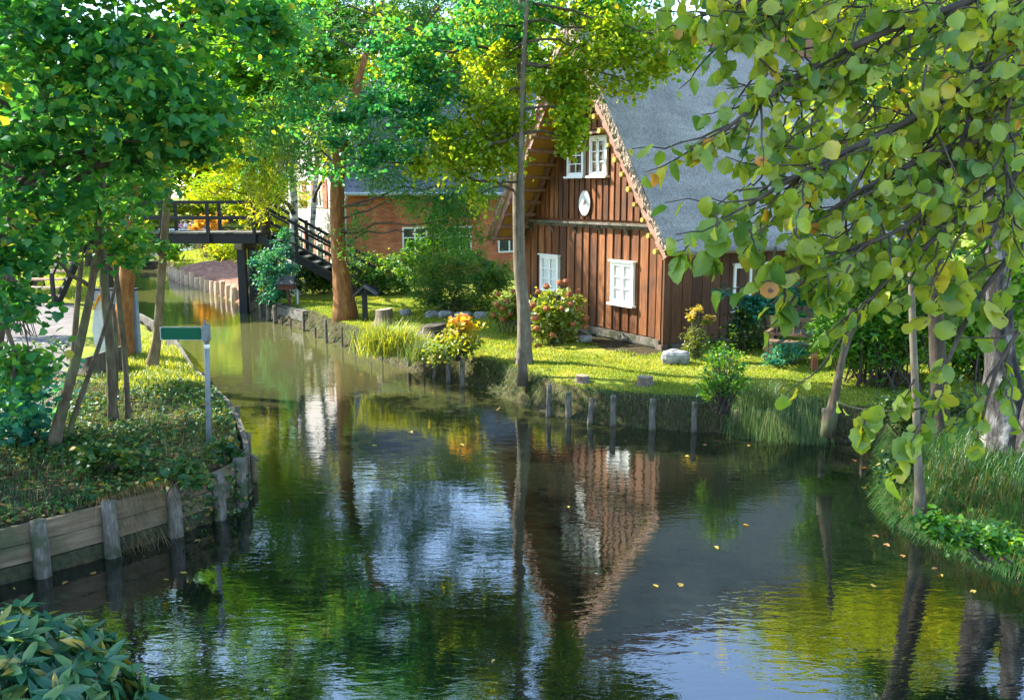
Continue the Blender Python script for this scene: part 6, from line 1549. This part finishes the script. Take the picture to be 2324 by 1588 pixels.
# sedge clumps
def clump(x, y, n, h_, lm, lab, rad, wid=.012):
    b0 = Pg(x, y); pp = b0 + np.concatenate([rng.normal(size=(n, 2)) * rad, np.full((n, 1), -.02)], 1)
    o = blades("sedge_clump", pp - b0, h_, wid, lm, rng, lab, .75, kind=None); o.location = tuple(b0); return tag(o, lab, "grass clump")
clump(880, 800, 1500, .72, 'reedgrass', "tall bright sedge clump on the bank below the cut stump", .26, .016)
clump(925, 800, 700, .5, 'reedgrass', "arching sedge clump right of the tall bright one", .2, .014)
clump(960, 815, 500, .45, 'longgrass', "blue green grass clump between the stakes", .18, .012)
clump(1735, 925, 320, .55, 'longgrass', "thin rush clump on the lawn bank right of the rose shrub", .12, .006)
# leaves on the left bank
pts = scatter(-8.5, -2.6, 8.3, 16, 27000, lambda X_, Y_, d: (d > .05) & ~inside(PATH, X_, Y_) & ((np.sin(X_ * 2.1 + 1) * np.sin(Y_ * 1.7) + rng.normal(size=len(X_)) * .5) > .1))
pts[:, 2] += rng.uniform(.01, .12, len(pts))
o = leafcloud("ground_cover", pts, .06, 'lobed', LM['ivy'], rng, None, .6, .1); tag(o, "ivy and bramble leaves covering the shaded bank", None, None, 'stuff')
pts = scatter(-9, -2.6, 8.3, 17, 9000, lambda X_, Y_, d: (d > .1)); pts[:, 2] += .015
o = leafcloud("leaf_litter", pts, .055, 'oval', LM['litter'], rng, None, .9, .0); tag(o, "brown fallen leaves on the shaded bank", None, None, 'stuff')
pts = scatter(4.6, 7.5, 8.6, 13, 5000, lambda X_, Y_, d: (d > .0)); pts[:, 2] += rng.uniform(0, .1, len(pts))
o = leafcloud("right_ground_cover", pts, .05, 'lobed', LM['ivy'], rng, None, .6, .1); tag(o, "leafy weeds on the near right bank", None, None, 'stuff')
# ivy on the leaning trunk foot and over the retaining wall
p_, h_ = bank_strip([lw[5], lw[6], lw[7]], 420, .05); p_[:, 2] -= rng.uniform(-.05, .35, 420); p_[:, :2] += h_[:, :2] * .2
o = leafcloud("trailing_ivy", p_, .05, 'lobed', LM['ivy'], rng, None, .2, .8); tag(o, "ivy trailing down the retaining wall near its corner", None, None, 'stuff')
# leaves floating on the water
fl = [(1955, 1030), (1940, 1045), (1962, 1060), (1985, 1215), (2010, 1235), (2050, 1260), (2120, 1290), (1600, 1010), (1420, 1000), (1330, 990), (150, 1320), (210, 1300), (330, 1262), (450, 1225), (1130, 930), (1080, 905), (820, 850), (1690, 1190), (1700, 1010), (1560, 1035), (1960, 1105), (1985, 1330), (2135, 1305), (1625, 1240), (420, 1300), (375, 1315), (35, 1335), (1180, 1120), (1490, 1330), (1545, 1325), (1120, 1500), (2210, 1340), (850, 1010), (930, 980), (1290, 1150), (1050, 1010), (640, 770), (700, 850)]
for i, (x, y) in enumerate(fl):
    q_ = P(x, y, .004); o = leafcloud("floating_leaf", np.zeros((1, 3)), .09, 'oval', LM['litter'], rng, None, .97, 0.0, tint=np.array([.6 + .02 * i]))
    o.location = tuple(q_); tag(o, "small fallen leaf floating on the canal", "leaf", "leaves floating on the water")
# fallen leaves on the lawn
pts = scatter(-2, 9, 14.5, 22, 900, lambda X_, Y_, d: (d > .2) & not_house(X_, Y_)); pts[:, 2] += .04
o = leafcloud("lawn_litter", pts, .05, 'oval', LM['litter'], rng, None, .9, 0); tag(o, "scattered fallen leaves on the lawn", None, None, 'stuff')
